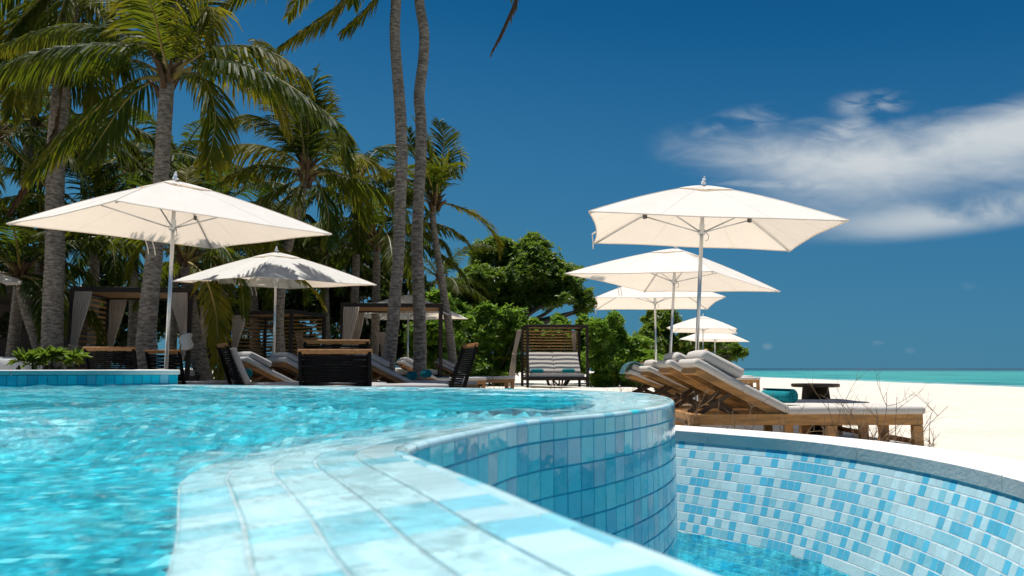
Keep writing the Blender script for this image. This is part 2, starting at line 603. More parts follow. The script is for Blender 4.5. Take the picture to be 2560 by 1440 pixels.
def trunk_mat():
    m = bpy.data.materials.new('palm_trunk')
    m.use_nodes = True
    t = NT(m.node_tree)
    tc = t.n('ShaderNodeTexCoord')
    geo = t.n('ShaderNodeNewGeometry')
    at_ = t.n('ShaderNodeAttribute', attribute_name='t')
    mp = t.n('ShaderNodeMapping', {'Vector': geo.outputs['Position']})
    mp.inputs['Scale'].default_value = (1, 1, 3.0)
    n1 = t.noise(mp.outputs[0], 9, 6, 0.65)
    mp2 = t.n('ShaderNodeMapping', {'Vector': geo.outputs['Position']})
    mp2.inputs['Scale'].default_value = (5, 5, 0.6)
    n2 = t.noise(mp2.outputs[0], 14, 4, 0.6)
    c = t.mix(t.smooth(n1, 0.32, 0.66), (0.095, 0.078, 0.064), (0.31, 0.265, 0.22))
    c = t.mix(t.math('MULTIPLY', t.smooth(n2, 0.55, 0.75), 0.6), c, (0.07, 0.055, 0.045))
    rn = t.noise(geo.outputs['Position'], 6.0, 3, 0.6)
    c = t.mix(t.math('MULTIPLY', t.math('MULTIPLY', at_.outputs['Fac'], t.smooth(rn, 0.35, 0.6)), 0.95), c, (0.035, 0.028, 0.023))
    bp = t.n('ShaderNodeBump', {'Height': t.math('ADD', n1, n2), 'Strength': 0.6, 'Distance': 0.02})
    bs = t.n('ShaderNodeBsdfPrincipled', {'Base Color': c, 'Roughness': 0.9, 'Specular IOR Level': 0.2, 'Normal': bp.outputs[0]})
    t.n('ShaderNodeOutputMaterial', {'Surface': bs.outputs[0]})
    return m


M['trunk'] = trunk_mat()


def sand_mat():
    m = bpy.data.materials.new('sand')
    m.use_nodes = True
    t = NT(m.node_tree)
    geo = t.n('ShaderNodeNewGeometry')
    P = geo.outputs['Position']
    n1 = t.noise(P, 0.5, 6, 0.6)
    n2 = t.noise(P, 9, 5, 0.65)
    n3 = t.noise(P, 160, 2, 0.5)
    c = t.mix(t.smooth(n1, 0.3, 0.75), (0.71, 0.66, 0.575), (0.645, 0.59, 0.50))
    c = t.mix(t.math('MULTIPLY', t.smooth(n2, 0.45, 0.75), 0.35), c, (0.58, 0.50, 0.40))
    deb = t.noise(P, 7, 6, 0.8, 1.5)
    c = t.mix(t.math('MULTIPLY', t.smooth(deb, 0.72, 0.80), 0.7), c, (0.22, 0.15, 0.09))
    sep = t.n('ShaderNodeSeparateXYZ', {0: P})
    wet = t.smooth(t.math('ADD', sep.outputs[2], t.math('MULTIPLY', n1, 0.12)), -0.86, -1.0)
    c = t.mix(t.math('MULTIPLY', wet, 0.6), c, (0.36, 0.31, 0.24))
    h = t.math('ADD', t.math('MULTIPLY', n2, 1.0), t.math('MULTIPLY', n3, 0.15))
    vo = t.n('ShaderNodeTexVoronoi', feature='SMOOTH_F1')
    t.set(vo, 'Vector', P)
    vo.inputs['Scale'].default_value = 2.6
    h = t.math('ADD', h, t.math('MULTIPLY', t.smooth(vo.outputs['Distance'], 0.05, 0.45), 0.8))
    bp = t.n('ShaderNodeBump', {'Height': h, 'Strength': 0.7, 'Distance': 0.06})
    bs = t.n('ShaderNodeBsdfPrincipled', {'Base Color': c, 'Roughness': 0.95, 'Specular IOR Level': 0.15, 'Normal': bp.outputs[0]})
    t.n('ShaderNodeOutputMaterial', {'Surface': bs.outputs[0]})
    return m


def sea_mat():
    m = bpy.data.materials.new('sea_water')
    m.use_nodes = True
    t = NT(m.node_tree)
    geo = t.n('ShaderNodeNewGeometry')
    P = geo.outputs['Position']
    sep = t.n('ShaderNodeSeparateXYZ', {0: P})
    mp = t.n('ShaderNodeMapping', {'Vector': P})
    mp.inputs['Scale'].default_value = (0.010, 0.004, 1)
    n1 = t.noise(mp.outputs[0], 1.0, 6, 0.6, 0.8)
    mp2 = t.n('ShaderNodeMapping', {'Vector': P})
    mp2.inputs['Scale'].default_value = (0.10, 0.03, 1)
    n2 = t.noise(mp2.outputs[0], 1.0, 5, 0.6, 0.5)
    dist = t.n('ShaderNodeVectorMath', operation='LENGTH')
    t.set(dist, 0, P)
    off = t.math('ADD', dist.outputs['Value'], t.math('MULTIPLY', t.math('SUBTRACT', n1, 0.5), 260))
    dn = t.math('DIVIDE', off, 1100.0, clamp=True)
    c = t.ramp(dn, [(0.0, (0.10, 0.42, 0.38)), (0.09, (0.045, 0.34, 0.30)), (0.28, (0.06, 0.36, 0.31)), (0.43, (0.035, 0.27, 0.27)), (0.52, (0.012, 0.08, 0.12)), (1.0, (0.006, 0.03, 0.06))])
    c = t.mix(t.math('MULTIPLY', t.smooth(n2, 0.48, 0.66), 0.85), c, (0.010, 0.15, 0.16))
    # foam at the shore and a few caps
    sx = t.math('ADD', sep.outputs[0], t.math('MULTIPLY', t.math('SUBTRACT', n2, 0.5), 5.0))
    foam = t.math('SUBTRACT', 1.0, t.smooth(sx, 44.5, 51.0))
    fn = t.noise(P, 0.7, 6, 0.7, 1.0)
    foam = t.math('MULTIPLY', foam, t.smooth(fn, 0.38, 0.60))
    caps = t.smooth(t.noise(mp2.outputs[0], 3.0, 5, 0.7), 0.735, 0.77)
    c = t.mix(t.math('MAXIMUM', t.math('MULTIPLY', foam, 0.8), t.math('MULTIPLY', caps, 0.8)), c, (0.75, 0.80, 0.80))
    bpn = t.noise(P, 0.9, 6, 0.65)
    bp = t.n('ShaderNodeBump', {'Height': bpn, 'Strength': 0.7, 'Distance': 0.5})
    bs = t.n('ShaderNodeBsdfPrincipled', {'Base Color': c, 'Roughness': 0.28, 'Specular IOR Level': 0.25, 'Normal': bp.outputs[0]})
    t.n('ShaderNodeOutputMaterial', {'Surface': bs.outputs[0]})
    return m


def water_mat(name, tint, rough=0.0, bump=0.25, bscale=14.0, refl=0.42, clear=0.5, focus=0.9):
    """clear pool water: part of the light passes straight, part is bent by the ripples, sky and trees mirror off it"""
    m = bpy.data.materials.new(name)
    m.use_nodes = True
    t = NT(m.node_tree)
    geo = t.n('ShaderNodeNewGeometry')
    P = geo.outputs['Position']
    nz = t.noise(P, bscale, 3, 0.6, 0.6)
    bp = t.n('ShaderNodeBump', {'Height': nz, 'Strength': bump, 'Distance': 0.02})
    fr = t.n('ShaderNodeFresnel', {'IOR': 1.33, 'Normal': bp.outputs[0]})
    # caustic veins painted as noise in the transparent colour, brightening what lies below
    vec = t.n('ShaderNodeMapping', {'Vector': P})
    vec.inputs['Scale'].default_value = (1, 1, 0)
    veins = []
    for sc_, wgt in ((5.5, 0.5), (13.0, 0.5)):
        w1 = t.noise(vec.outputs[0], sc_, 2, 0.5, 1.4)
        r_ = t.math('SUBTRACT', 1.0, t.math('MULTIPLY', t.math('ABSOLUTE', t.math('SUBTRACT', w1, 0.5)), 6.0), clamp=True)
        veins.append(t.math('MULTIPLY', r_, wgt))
    vein_paint = t.math('ADD', 1 - focus * 0.5, t.math('MULTIPLY', t.math('ADD', veins[0], veins[1]), focus * 1.5))
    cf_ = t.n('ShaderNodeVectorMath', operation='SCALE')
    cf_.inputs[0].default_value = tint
    t.set(cf_, 'Scale', vein_paint)
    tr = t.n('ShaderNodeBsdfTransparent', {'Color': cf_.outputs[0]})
    rf = t.n('ShaderNodeBsdfRefraction', {'Color': tint, 'Roughness': 0.0, 'IOR': 1.33, 'Normal': bp.outputs[0]})
    gl = t.n('ShaderNodeBsdfGlossy', {'Color': (1, 1, 1), 'Roughness': rough, 'Normal': bp.outputs[0]})
    th = t.n('ShaderNodeMixShader', {0: 1 - clear, 1: tr.outputs[0], 2: rf.outputs[0]})
    mx = t.n('ShaderNodeMixShader', {0: t.math('MULTIPLY', fr.outputs[0], refl), 1: th.outputs[0], 2: gl.outputs[0]})
    t.n('ShaderNodeOutputMaterial', {'Surface': mx.outputs[0]})
    return m


def poolfloor_mat(name):
    """small mixed glazed tiles, their light and dark tones also imitating caustics and glints"""
    m = bpy.data.materials.new(name)
    m.use_nodes = True
    t = NT(m.node_tree)
    geo = t.n('ShaderNodeNewGeometry')
    sn = t.n('ShaderNodeVectorMath', operation='SNAP')
    t.set(sn, 0, geo.outputs['Position'])
    sn.inputs[1].default_value = (0.07, 0.07, 0.07)
    wn = t.n('ShaderNodeTexWhiteNoise', noise_dimensions='3D')
    t.set(wn, 'Vector', sn.outputs[0])
    c = t.ramp(wn.outputs['Value'], [(0.0, (0.001, 0.25, 0.34)), (0.32, (0.002, 0.385, 0.49)), (0.66, (0.006, 0.52, 0.62)), (0.91, (0.20, 0.72, 0.78))], 'CONSTANT')  # pale and deep tones also paint in the rippling light
    bs = t.n('ShaderNodeBsdfPrincipled', {'Base Color': c, 'Roughness': 0.5})
    t.n('ShaderNodeOutputMaterial', {'Surface': bs.outputs[0]})
    return m


M['sand'] = sand_mat()
M['sea'] = sea_mat()
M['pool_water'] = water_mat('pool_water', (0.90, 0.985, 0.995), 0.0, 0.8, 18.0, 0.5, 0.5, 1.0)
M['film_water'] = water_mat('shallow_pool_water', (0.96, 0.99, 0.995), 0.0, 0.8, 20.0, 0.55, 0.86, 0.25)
M['basin_water'] = water_mat('basin_water', (0.42, 0.90, 0.97), 0.0, 0.6, 12.0, 0.30, 0.55)
M['pool_floor'] = poolfloor_mat('pool_floor_tile')


# ------------------------------------------------------------------ curves in plan
def spline(P, step=0.01):
    """Catmull-Rom through P (n,d), resampled at an even step"""
    P = np.asarray(P, float)
    Q = np.vstack([2 * P[0] - P[1], P, 2 * P[-1] - P[-2]])
    out = []
    for i in range(1, len(Q) - 2):
        p0, p1, p2, p3 = Q[i - 1:i + 3]
        n = max(2, int(np.linalg.norm(p2 - p1) / step * 1.5))
        s = np.linspace(0, 1, n, endpoint=False)[:, None]
        out.append(0.5 * (2 * p1 + (p2 - p0) * s + (2 * p0 - 5 * p1 + 4 * p2 - p3) * s ** 2 + (3 * p1 - p0 - 3 * p2 + p3) * s ** 3))
    out = np.vstack(out + [P[-1:]])
    L = np.r_[0, np.cumsum(np.linalg.norm(np.diff(out, axis=0), axis=1))]
    k = max(2, int(L[-1] / step) + 1)
    s = np.linspace(0, L[-1], k)
    return np.stack([np.interp(s, L, out[:, j]) for j in range(out.shape[1])], 1)


def frame2(C):
    T = np.gradient(C, axis=0)
    T /= np.linalg.norm(T, axis=1)[:, None]
    return T, np.stack([T[:, 1], -T[:, 0]], 1)      # tangent, normal to the right


def inside(P, poly):
    x, y = P[:, 0], P[:, 1]
    r = np.zeros(len(P), bool)
    j = len(poly) - 1
    for i in range(len(poly)):
        xi, yi = poly[i]
        xj, yj = poly[j]
        if yi != yj:
            c = ((yi > y) != (yj > y)) & (x < (xj - xi) * (y - yi) / (yj - yi) + xi)
            r ^= c
        j = i
    return r


RIM_Z = 0.53
K = 0.722
TL = 0.068
RIM = np.array([(0.96, -1.2), (.585, -.24), (.225, .69), (.075, 1.048), (-.03, 1.33), (-.165, 1.66), (-.245, 1.88), (-.235, 2.1), (-.122, 2.47), (.06, 2.96),
                (.42, 3.45), (.70, 3.95), (.90, 4.5), (1.02, 5.2), (1.03, 5.9), (.90, 6.5), (.5, 7.05), (-.12, 7.5), (-.7, 7.9), (-3.06, 8.96), (-4.3, 9.5)]) * K
RIMC = spline(RIM, 0.008)
# smooth the concave turn a little
for _ in range(8):
    RIMC[1:-1] = (RIMC[:-2] + 2 * RIMC[1:-1] + RIMC[2:]) / 4
TER_A = np.array([-2.84, 6.80])        # right end of terrace wall front
TER_B = np.array([-3.97, 6.16])
TER_DIR = (TER_B - TER_A) / np.linalg.norm(TER_B - TER_A)
TER_C = TER_A + TER_DIR * 3.6

POOL_POLY = np.vstack([RIMC[::6], [TER_A + (0.0, 0.4), TER_A + (-0.3, 0.35), TER_C, TER_C + (-1, -2.5), (-7.0, -1.5), (0.6, -1.2)]])

CB = [(0.62, 7.3), (1.0, 6.95), (1.336, 6.57), (1.645, 6.18), (1.98, 5.72), (2.20, 5.2), (2.31, 4.65), (2.34, 4.2), (2.32, 3.8), (2.26, 3.4), (2.12, 2.9), (1.9, 2.35), (1.62, 1.8), (1.3, 1.2), (1.0, 0.3)]
BASC = spline(CB, 0.01)
for _ in range(30):
    BASC[1:-1] = (BASC[:-2] + 2 * BASC[1:-1] + BASC[2:]) / 4
COP_Z = 0.16


def sand_h(x, y):
    """height of the beach"""
    h = np.where(x > 0.3, -0.08, 0.14)
    k = np.clip((x + 1.5) / 2.5, 0, 1)
    k = k * k * (3 - 2 * k)
    h = 0.14 * (1 - k) - 0.08 * k
    far = np.clip((y - 17) / 9, 0, 1)
    far = far * far * (3 - 2 * far)
    h = h * (1 - far) + 0.0 * far
    sl = np.clip((x - 12) / 32, 0, None)
    h = h - 1.0 * sl ** 1.25
    h = np.maximum(h, -3.0)
    h = h + 0.02 * np.sin(x * 0.9 + 1.3) * np.sin(y * 0.7) + 0.012 * np.sin(x * 2.3 + y * 1.7) + 0.008 * np.sin(4.1 * x - 3.3 * y)
    return h


def build_ground():
    def axis(lo, hi, fine_lo, fine_hi, fine, grow=1.12):
        a = list(np.arange(fine_lo, fine_hi, fine))
        s = fine
        x = fine_hi
        while x < hi:
            a.append(x)
            s *= grow
            x += s
        a.append(hi)
        s = fine
        x = fine_lo - fine
        while x > lo:
            a.insert(0, x)
            s *= grow
            x -= s
        a.insert(0, lo)
        return np.array(a)
    xs = axis(-3000, 75, -7.2, 6.5, 0.09)
    ys = axis(-40, 5000, -1.5, 12, 0.09)
    X, Y = np.meshgrid(xs, ys)
    V = np.stack([X.ravel(), Y.ravel(), sand_h(X.ravel(), Y.ravel())], 1)
    nx, ny = len(xs), len(ys)
    i = np.arange(nx - 1)[None, :] + np.arange(ny - 1)[:, None] * nx
    i = i.ravel()
    F = np.stack([i, i + 1, i + 1 + nx, i + nx], 1)
    c = V[F].mean(1)
    T, N = frame2(BASC)
    bas_poly = np.vstack([BASC[::8] - N[::8] * 0.15, [(0.5, 0.2), (-0.3, 2), (0.2, 4), (0.2, 6)]])
    keep = ~inside(c, POOL_POLY) & ~inside(c, bas_poly)
    # clear of the wall band along the far rim too
    me = np_mesh('sand_beach', V, F[keep])
    o = link('sand_beach', me, M['sand'], smooth=True)
    tag(o, 'pale sand beach running down to the sea', kind='structure')
    # sea
    me = np_mesh('sea', [(30, -3000, -1.0), (9000, -3000, -1.0), (9000, 9000, -1.0), (30, 9000, -1.0)], np.array([[0, 1, 2, 3]]))
    o = link('sea', me, M['sea'])
    tag(o, 'turquoise sea with a dark horizon line', kind='structure')


build_ground()


# ------------------------------------------------------------------ tiles
def tile_mesh_np(t=0.0045, c=0.002):
    """unit tile: x,z in -.5..+.5, y outwards 0..t; c absolute chamfer for a TL tile"""
    q = 0.5
    i = 0.5 - c / TL
    V = [(-q, 0, -q), (q, 0, -q), (q, 0, q), (-q, 0, q),
         (-q, t - c * .6, -q), (q, t - c * .6, -q), (q, t - c * .6, q), (-q, t - c * .6, q),
         (-i, t, -i), (i, t, -i), (i, t, i), (-i, t, i)]
    F = [(8, 9, 10, 11)]
    for a in range(4):
        b = (a + 1) % 4
        F += [(4 + a, 4 + b, 8 + b, 8 + a), (a, b, 4 + b, 4 + a)]
    return np.array(V, float), np.array(F)


TV, TF = tile_mesh_np()
LTV = TV.copy()
LTV[8:, 0] = np.sign(LTV[8:, 0]) * 0.5
LTILE_ME = []
TILE_ME = []
for k_, tm in enumerate(TILE_MATS):
    me_ = np_mesh('tile', TV, TF)
    me_.materials.append(tm)
    TILE_ME.append(me_)
    me_ = np_mesh('tile', LTV, TF)
    me_.materials.append(tm)
    LTILE_ME.append(me_)


def place_tiles(parent, pl, limit=300, name='tile', meshes=None, tv=None, tf=None):
    """pl: list of (pos, xaxis, yaxis, zaxis, colour) with scaled x and z axes. The largest in view become tiles of their own"""
    meshes = meshes or TILE_ME
    tv = TV if tv is None else tv
    tf = TF if tf is None else tf
    camp = np.array([0, 0, CZ])

    def size(p):
        d = p[0] - camp
        D = np.linalg.norm(d)
        s = abs(np.dot(np.cross(p[1], p[3]), d / D)) / (D * D)
        if d[1] < 0.25:
            return 0
        px = 1280 + FPX * d[0] / d[1]
        py = 920 - FPX * d[2] / d[1]
        if px < -60 or px > 2620 or py > 1500:
            return s * 0.001
        return s
    pl = sorted(pl, key=size, reverse=True)
    for p, x, y, z, c in pl[:limit]:
        o = bpy.data.objects.new(name, meshes[c])
        COL.objects.link(o)
        o.parent = parent
        m = Matrix(((x[0], y[0], z[0], p[0]), (x[1], y[1], z[1], p[1]), (x[2], y[2], z[2], p[2]), (0, 0, 0, 1)))
        o.matrix_basis = m
    rest = pl[limit:]
    if rest:
        Vs, Fs, mi = [], [], []
        for k, (p, x, y, z, c) in enumerate(rest):
            A = np.stack([x, y, z], 1)
            Vs.append(tv @ A.T + p)
            Fs.append(tf + k * len(tv))
            mi += [c] * len(tf)
        me = np_mesh(name + '_field', np.vstack(Vs), np.vstack(Fs), mi)
        for tm in TILE_MATS:
            me.materials.append(tm)
        o = bpy.data.objects.new(name + '_field', me)
        COL.objects.link(o)
        o.parent = parent
        tag(o, kind='stuff')


def wob(v, a):
    v = v + RNG.normal(0, a, 3)
    return v / np.linalg.norm(v)


def at_s(C, s):
    """interpolate curve C (even step) at arc lengths s"""
    L = np.r_[0, np.cumsum(np.linalg.norm(np.diff(C, axis=0), axis=1))]
    return np.stack([np.interp(s, L, C[:, j]) for j in range(C.shape[1])], 1), L[-1]


def sheet(name, rows, mat_, parent=None, smooth=True):
    """grid surface through rows of points (m, n, 3)"""
    R = np.asarray(rows, float)
    m, n = R.shape[:2]
    i = (np.arange(m - 1)[:, None] * n + np.arange(n - 1)[None, :]).ravel()
    F = np.stack([i, i + 1, i + 1 + n, i + n], 1)
    me = np_mesh(name, R.reshape(-1, 3), F)
    return link(name, me, mat_, parent, smooth)


def z3(P, z):
    return np.c_[P, np.full(len(P), z) if np.isscalar(z) else z]


LEDGE_W = 0.345
LEDGE_SLOPE = 0.030


def ledge_z(s):
    """height of the ledge at distance s in from the lip"""
    return RIM_Z - 0.004 - LEDGE_SLOPE * (s / LEDGE_W) ** 1.3


def build_rim():
    T, N = frame2(RIMC)
    root = thing('pool_wall', 'curved blue tiled overflow wall of the upper pool, seen in front of the lower basin', 'wall')
    # core in grout colour: front face
    zs = [RIM_Z - 0.018, -0.3, -1.1]
    sheet('wall_core', [z3(RIMC + N * 0.0022, z) for z in zs], M['grout_blue'], root)
    s_tot = at_s(RIMC, np.array([0.0]))[1]
    cols = np.arange(0.0, s_tot, TL)
    mid, _ = at_s(RIMC, cols + TL / 2)
    a, _ = at_s(RIMC, cols)
    b, _ = at_s(RIMC, np.minimum(cols + TL, s_tot))
    tang = (b - a)
    wid = np.linalg.norm(tang, axis=1)
    ok = wid > TL * .5
    mid, tang, wid = mid[ok], tang[ok], wid[ok]
    tang = tang / wid[:, None]
    nor = np.stack([tang[:, 1], -tang[:, 0]], 1)
    pl = []
    RH = 0.076
    for k in range(len(mid)):
        if mid[k][1] < 0.3 or (mid[k][1] > 4.6 and mid[k][0] < 0.6):
            continue
        for r in range(16):
            h = 0.05 if r == 0 else RH
            zc = RIM_Z - 0.019 - (0.025 if r == 0 else 0.05 + (r - .5) * RH)
            c = RNG.choice(6, p=[0.02, 0.10, 0.32, 0.34, 0.22, 0.0])
            n = wob(np.array([*nor[k], 0.0]), 0.007)
            x = np.array([*tang[k], 0.0])
            z = np.cross(x, n)
            pl.append((np.array([*mid[k], zc]), x * (wid[k] - 0.002), n, -z * (h - 0.0035) if z[2] < 0 else z * (h - 0.0035), c))
    place_tiles(root, pl)
    # rounded lip, one nosing tile per column
    LIPR = 0.012
    prof = []
    for a_ in np.linspace(-0.1, math.pi / 2, 8):
        prof.append((LIPR * math.cos(a_), LIPR * math.sin(a_)))
    prof.append((-0.012, LIPR))
    prof.append((-0.012, -0.01))
    nv = len(prof)
    LV = np.array([(sx, p[0], p[1]) for sx in (-0.5, 0.5) for p in prof], float)
    LF = np.array([(i, i + 1, i + 1 + nv, i + nv) for i in range(nv - 1)])
    lip_me = []
    for tm in TILE_MATS:
        me = np_mesh('lip_tile', LV, LF)
        me.materials.append(tm)
        me.polygons.foreach_set('use_smooth', [True] * len(me.polygons))
        lip_me.append(me)
    pl = []
    for k in range(len(mid)):
        c = RNG.choice(6, p=[0.66, 0.32, 0.02, 0.0, 0.0, 0.0])
        x = np.array([*tang[k], 0.0]) * (wid[k] - 0.0006)
        y = np.array([*nor[k], 0.0])
        pl.append((np.array([*(mid[k] - nor[k] * 0.008), RIM_Z - 0.0075 - LIPR]), x, y, np.array([0, 0, 1.0]), c))
    place_tiles(root, pl, 300, 'lip_tile', lip_me, LV, LF)

    # ledge behind the lip, under a film of water
    led = thing('pool_ledge', 'pale tiled ledge just under the water along the pool rim, nearest the viewer', 'ledge')
    rows = []
    for s in np.linspace(0.008, LEDGE_W, 8):
        rows.append(z3(RIMC - N * s, ledge_z(s) - 0.0075))
    rows.append(z3(RIMC - N * LEDGE_W, -0.9))
    o = sheet('ledge_core', rows, [M['grout_grey'], M['pool_floor']], led, smooth=False)
    nf = len(RIMC) - 1
    o.data.polygons.foreach_set('material_index', [0] * (7 * nf) + [1] * nf)
    pl = []
    NR = 5
    w0 = 0.021
    rw = (LEDGE_W - w0) / NR
    # resample each row's offset curve on the same columns so the joints run straight across
    for k in range(len(mid)):
        for r in range(NR):
            s = w0 + (r + .5) * rw
            pa = a[ok][k] - nor_at(k, nor, -1) * s
            pb = b[ok][k] - nor_at(k, nor, 1) * s
            d = pb - pa
            L = np.linalg.norm(d)
            c2 = (pa + pb) / 2
            # long runs of alike tiles as in the photograph
            cc = RNG.choice(6, p=[0.74, 0.26, 0.0, 0.0, 0.0, 0.0])
            x = np.array([*(d / L), 0.0])
            dz = ledge_z(s + rw / 2) - ledge_z(s - rw / 2)
            inn = np.array([-x[1] * rw, x[0] * rw, dz])
            inn = inn / np.linalg.norm(inn)
            up = np.cross(x, inn)
            up = wob(up, 0.006)
            inn = np.cross(up, x)
            pl.append((np.array([*c2, ledge_z(s) - 0.008]), x * (L - 0.0003), up, inn * (rw - 0.0045), cc))
    place_tiles(led, pl, 300, 'tile', LTILE_ME, LTV, TF)


def nor_at(k, nor, d):
    j = min(max(k + d, 0), len(nor) - 1)
    n = nor[k] + nor[j]
    return n / np.linalg.norm(n)


build_rim()


def build_pool_interior():
    # floor and inner walls of the deep part
    T, N = frame2(RIMC)
    poly = np.vstack([(RIMC - N * (LEDGE_W - 0.02))[::8], [TER_A + (0, .3), TER_C + (0, .3), TER_C + (-1, -2.5), (-7.0, -1.5), (0.5, -1.4)]])
    xs = np.arange(-7.2, 1.4, 0.08)
    ys = np.arange(-1.6, 7.6, 0.08)
    X, Y = np.meshgrid(xs, ys)
    X, Y = X.ravel(), Y.ravel()
    d = np.full(len(X), 9.0)
    edge = np.vstack([RIMC[::5] - N[::5] * LEDGE_W, TER_A + np.linspace(0, 1, 60)[:, None] * (TER_C - TER_A)])
    for q in edge:
        d = np.minimum(d, np.hypot(X - q[0], Y - q[1]))
    k = np.clip(d / 0.9, 0, 1)
    Z = 0.40 - 0.42 * np.sin(k * math.pi / 2)
    V = np.stack([X, Y, Z], 1)
    nx, ny = len(xs), len(ys)
    i = (np.arange(ny - 1)[:, None] * nx + np.arange(nx - 1)[None, :]).ravel()
    F = np.stack([i, i + 1, i + 1 + nx, i + nx], 1)
    F = F[inside(V[F].mean(1), poly)]
    me = np_mesh('pool_floor', V, F)
    tag(link('pool_floor', me, M['pool_floor'], smooth=True), kind='structure')

    # water surface with real ripples: polar grid round the camera
    nr, na = 560, 460
    r = np.exp(np.linspace(math.log(0.22), math.log(9.5), nr))
    th = np.linspace(math.radians(40), math.radians(150), na)
    Rr, Th = np.meshgrid(r, th, indexing='ij')
    X = (Rr * np.cos(Th)).ravel()
    Y = (Rr * np.sin(Th)).ravel()
    rng = np.random.default_rng(3)
    Z = np.zeros_like(X)
    for lam, amp, cnt in ((1.3, .0040, 5), (0.55, .0046, 8), (0.26, .0032, 12), (0.13, .0017, 16), (0.07, .0008, 18)):
        for _ in range(cnt):
            an = rng.normal(math.radians(75), 0.75)
            l = lam * rng.uniform(.7, 1.4)
            k = 2 * math.pi / l
            ph = rng.uniform(0, 6.28)
            ar = k * (X * math.cos(an) + Y * math.sin(an)) + ph
            ar = ar + 0.6 * np.sin(0.6 * k * (X * math.sin(an) - Y * math.cos(an)) + ph * 2)
            Z += amp * np.sin(ar) / math.sqrt(cnt) * 1.5
    # calmer towards the lip, where the film is thin
    Cr = RIMC[::5]
    P = np.stack([X, Y], 1)
    d = np.full(len(P), 9.0)
    for q in Cr:
        d = np.minimum(d, np.hypot(P[:, 0] - q[0], P[:, 1] - q[1]))
    calm = np.clip((d - 0.05) / 0.33, 0, 1) ** 0.9
    Z = (RIM_Z - 0.0125) + Z * (0.08 + 0.92 * calm)
    V = np.stack([X, Y, Z], 1)
    i = (np.arange(nr - 1)[:, None] * na + np.arange(na - 1)[None, :]).ravel()
    F = np.stack([i, i + 1, i + 1 + na, i + na], 1)
    c = V[F].mean(1)
    T, N = frame2(RIMC)
    poly2 = np.vstack([(RIMC - N * 0.015)[::4], [TER_A + (0.0, 0.05), TER_A, TER_C, TER_C + (-1, -2.5), (-7.0, -1.5), (0.6, -1.2)]])
    keep = inside(c, poly2)
    F = F[keep]
    used = np.unique(F)
    mp = np.full(len(V), -1)
    mp[used] = np.arange(len(used))
    me = np_mesh('pool_water', V[used], mp[F][:, ::-1])
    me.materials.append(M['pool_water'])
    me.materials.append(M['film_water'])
    dist = d[used][mp[F]].mean(1)
    me.polygons.foreach_set('material_index', (dist < LEDGE_W + 0.005).astype(np.int32))
    o = link('pool_water', me, None, smooth=True)
    tag(o, 'rippling turquoise water of the upper pool', kind='structure')


build_pool_interior()


def build_terrace():
    """upstand wall at the far left of the pool with a stone coping and a planting bed"""
    root = thing('terrace_wall', 'low blue tiled wall with a grey stone coping across the far left of the pool', 'wall')
    nrm = np.array([TER_DIR[1], -TER_DIR[0]])      # towards the pool
    if nrm[1] > 0:
        nrm = -nrm
    back = -nrm
    A, C = TER_A, TER_C
    top = 0.605
    mb = MB()
    ctr = (A + C) / 2 + back * 0.10
    L = np.linalg.norm(C - A)
    R = np.stack([np.array([*TER_DIR, 0]), np.array([*back, 0]), np.array([0, 0, 1.0])], 1)
    mb.box((*ctr, (top - 0.9) / 2), (L, 0.196, top + 0.9), R)
    # return wall going back at the right end
    c2 = A + back * 0.9 + TER_DIR * 0.10
    mb.box((*c2, (top - 0.904) / 2), (0.196, 1.40, top + 0.896), R)
    mb.build('wall_core', M['grout_blue'], root)
    pl = []
    RH = 0.076
    n = int(L / TL)
    for k in range(n):
        p = A + TER_DIR * (k + .5) * TL
        for r in range(5):
            c = RNG.choice(6, p=[0.0, 0.12, 0.42, 0.30, 0.16, 0.0])
            nn = wob(np.array([*nrm, 0]), 0.015)
            x = np.array([*(-TER_DIR), 0])
            z = np.cross(x, nn)
            z = z if z[2] > 0 else -z
            pl.append((np.array([*p, top - 0.002 - (r + .5) * RH]), x * (TL - 0.004), nn, z * (RH - 0.004), c))
    # end face
    for k in range(18):
        p = A + back * (k + .5) * TL
        for r in range(5):
            c = RNG.choice(6, p=[0.0, 0.12, 0.42, 0.30, 0.16, 0.0])
            nn = np.array([*(-TER_DIR), 0])
            x = np.array([*back, 0])
            pl.append((np.array([*p, top - 0.002 - (r + .5) * RH]), x * (TL - 0.004), nn, np.array([0, 0, RH - 0.004]), c))
    place_tiles(root, pl, 260)
    # coping stones, each about 1.2 m
    k = 0
    s = -0.02
    while s < L:
        ln = min(1.22, L - s)
        p = A + TER_DIR * (s + ln / 2) + back * 0.13
        MB().box((*p, top + 0.0205), (ln - 0.004, 0.30, 0.039), R, 0.006).build('coping_stone', M['coping'], root)
        s += ln
    p = A + back * 0.98 + TER_DIR * 0.10
    MB().box((*p, top + 0.0205), (0.24, 1.38, 0.039), R, 0.006).build('coping_stone', M['coping'], root)
    # soil
    p = (A + C) / 2 + back * 0.88 + TER_DIR * 0.10
    o = MB().box((*p, 0.20), (L - 0.25, 1.34, 0.64), R).build('planting_bed', M['soil'])
    tag(o, kind='structure')


build_terrace()


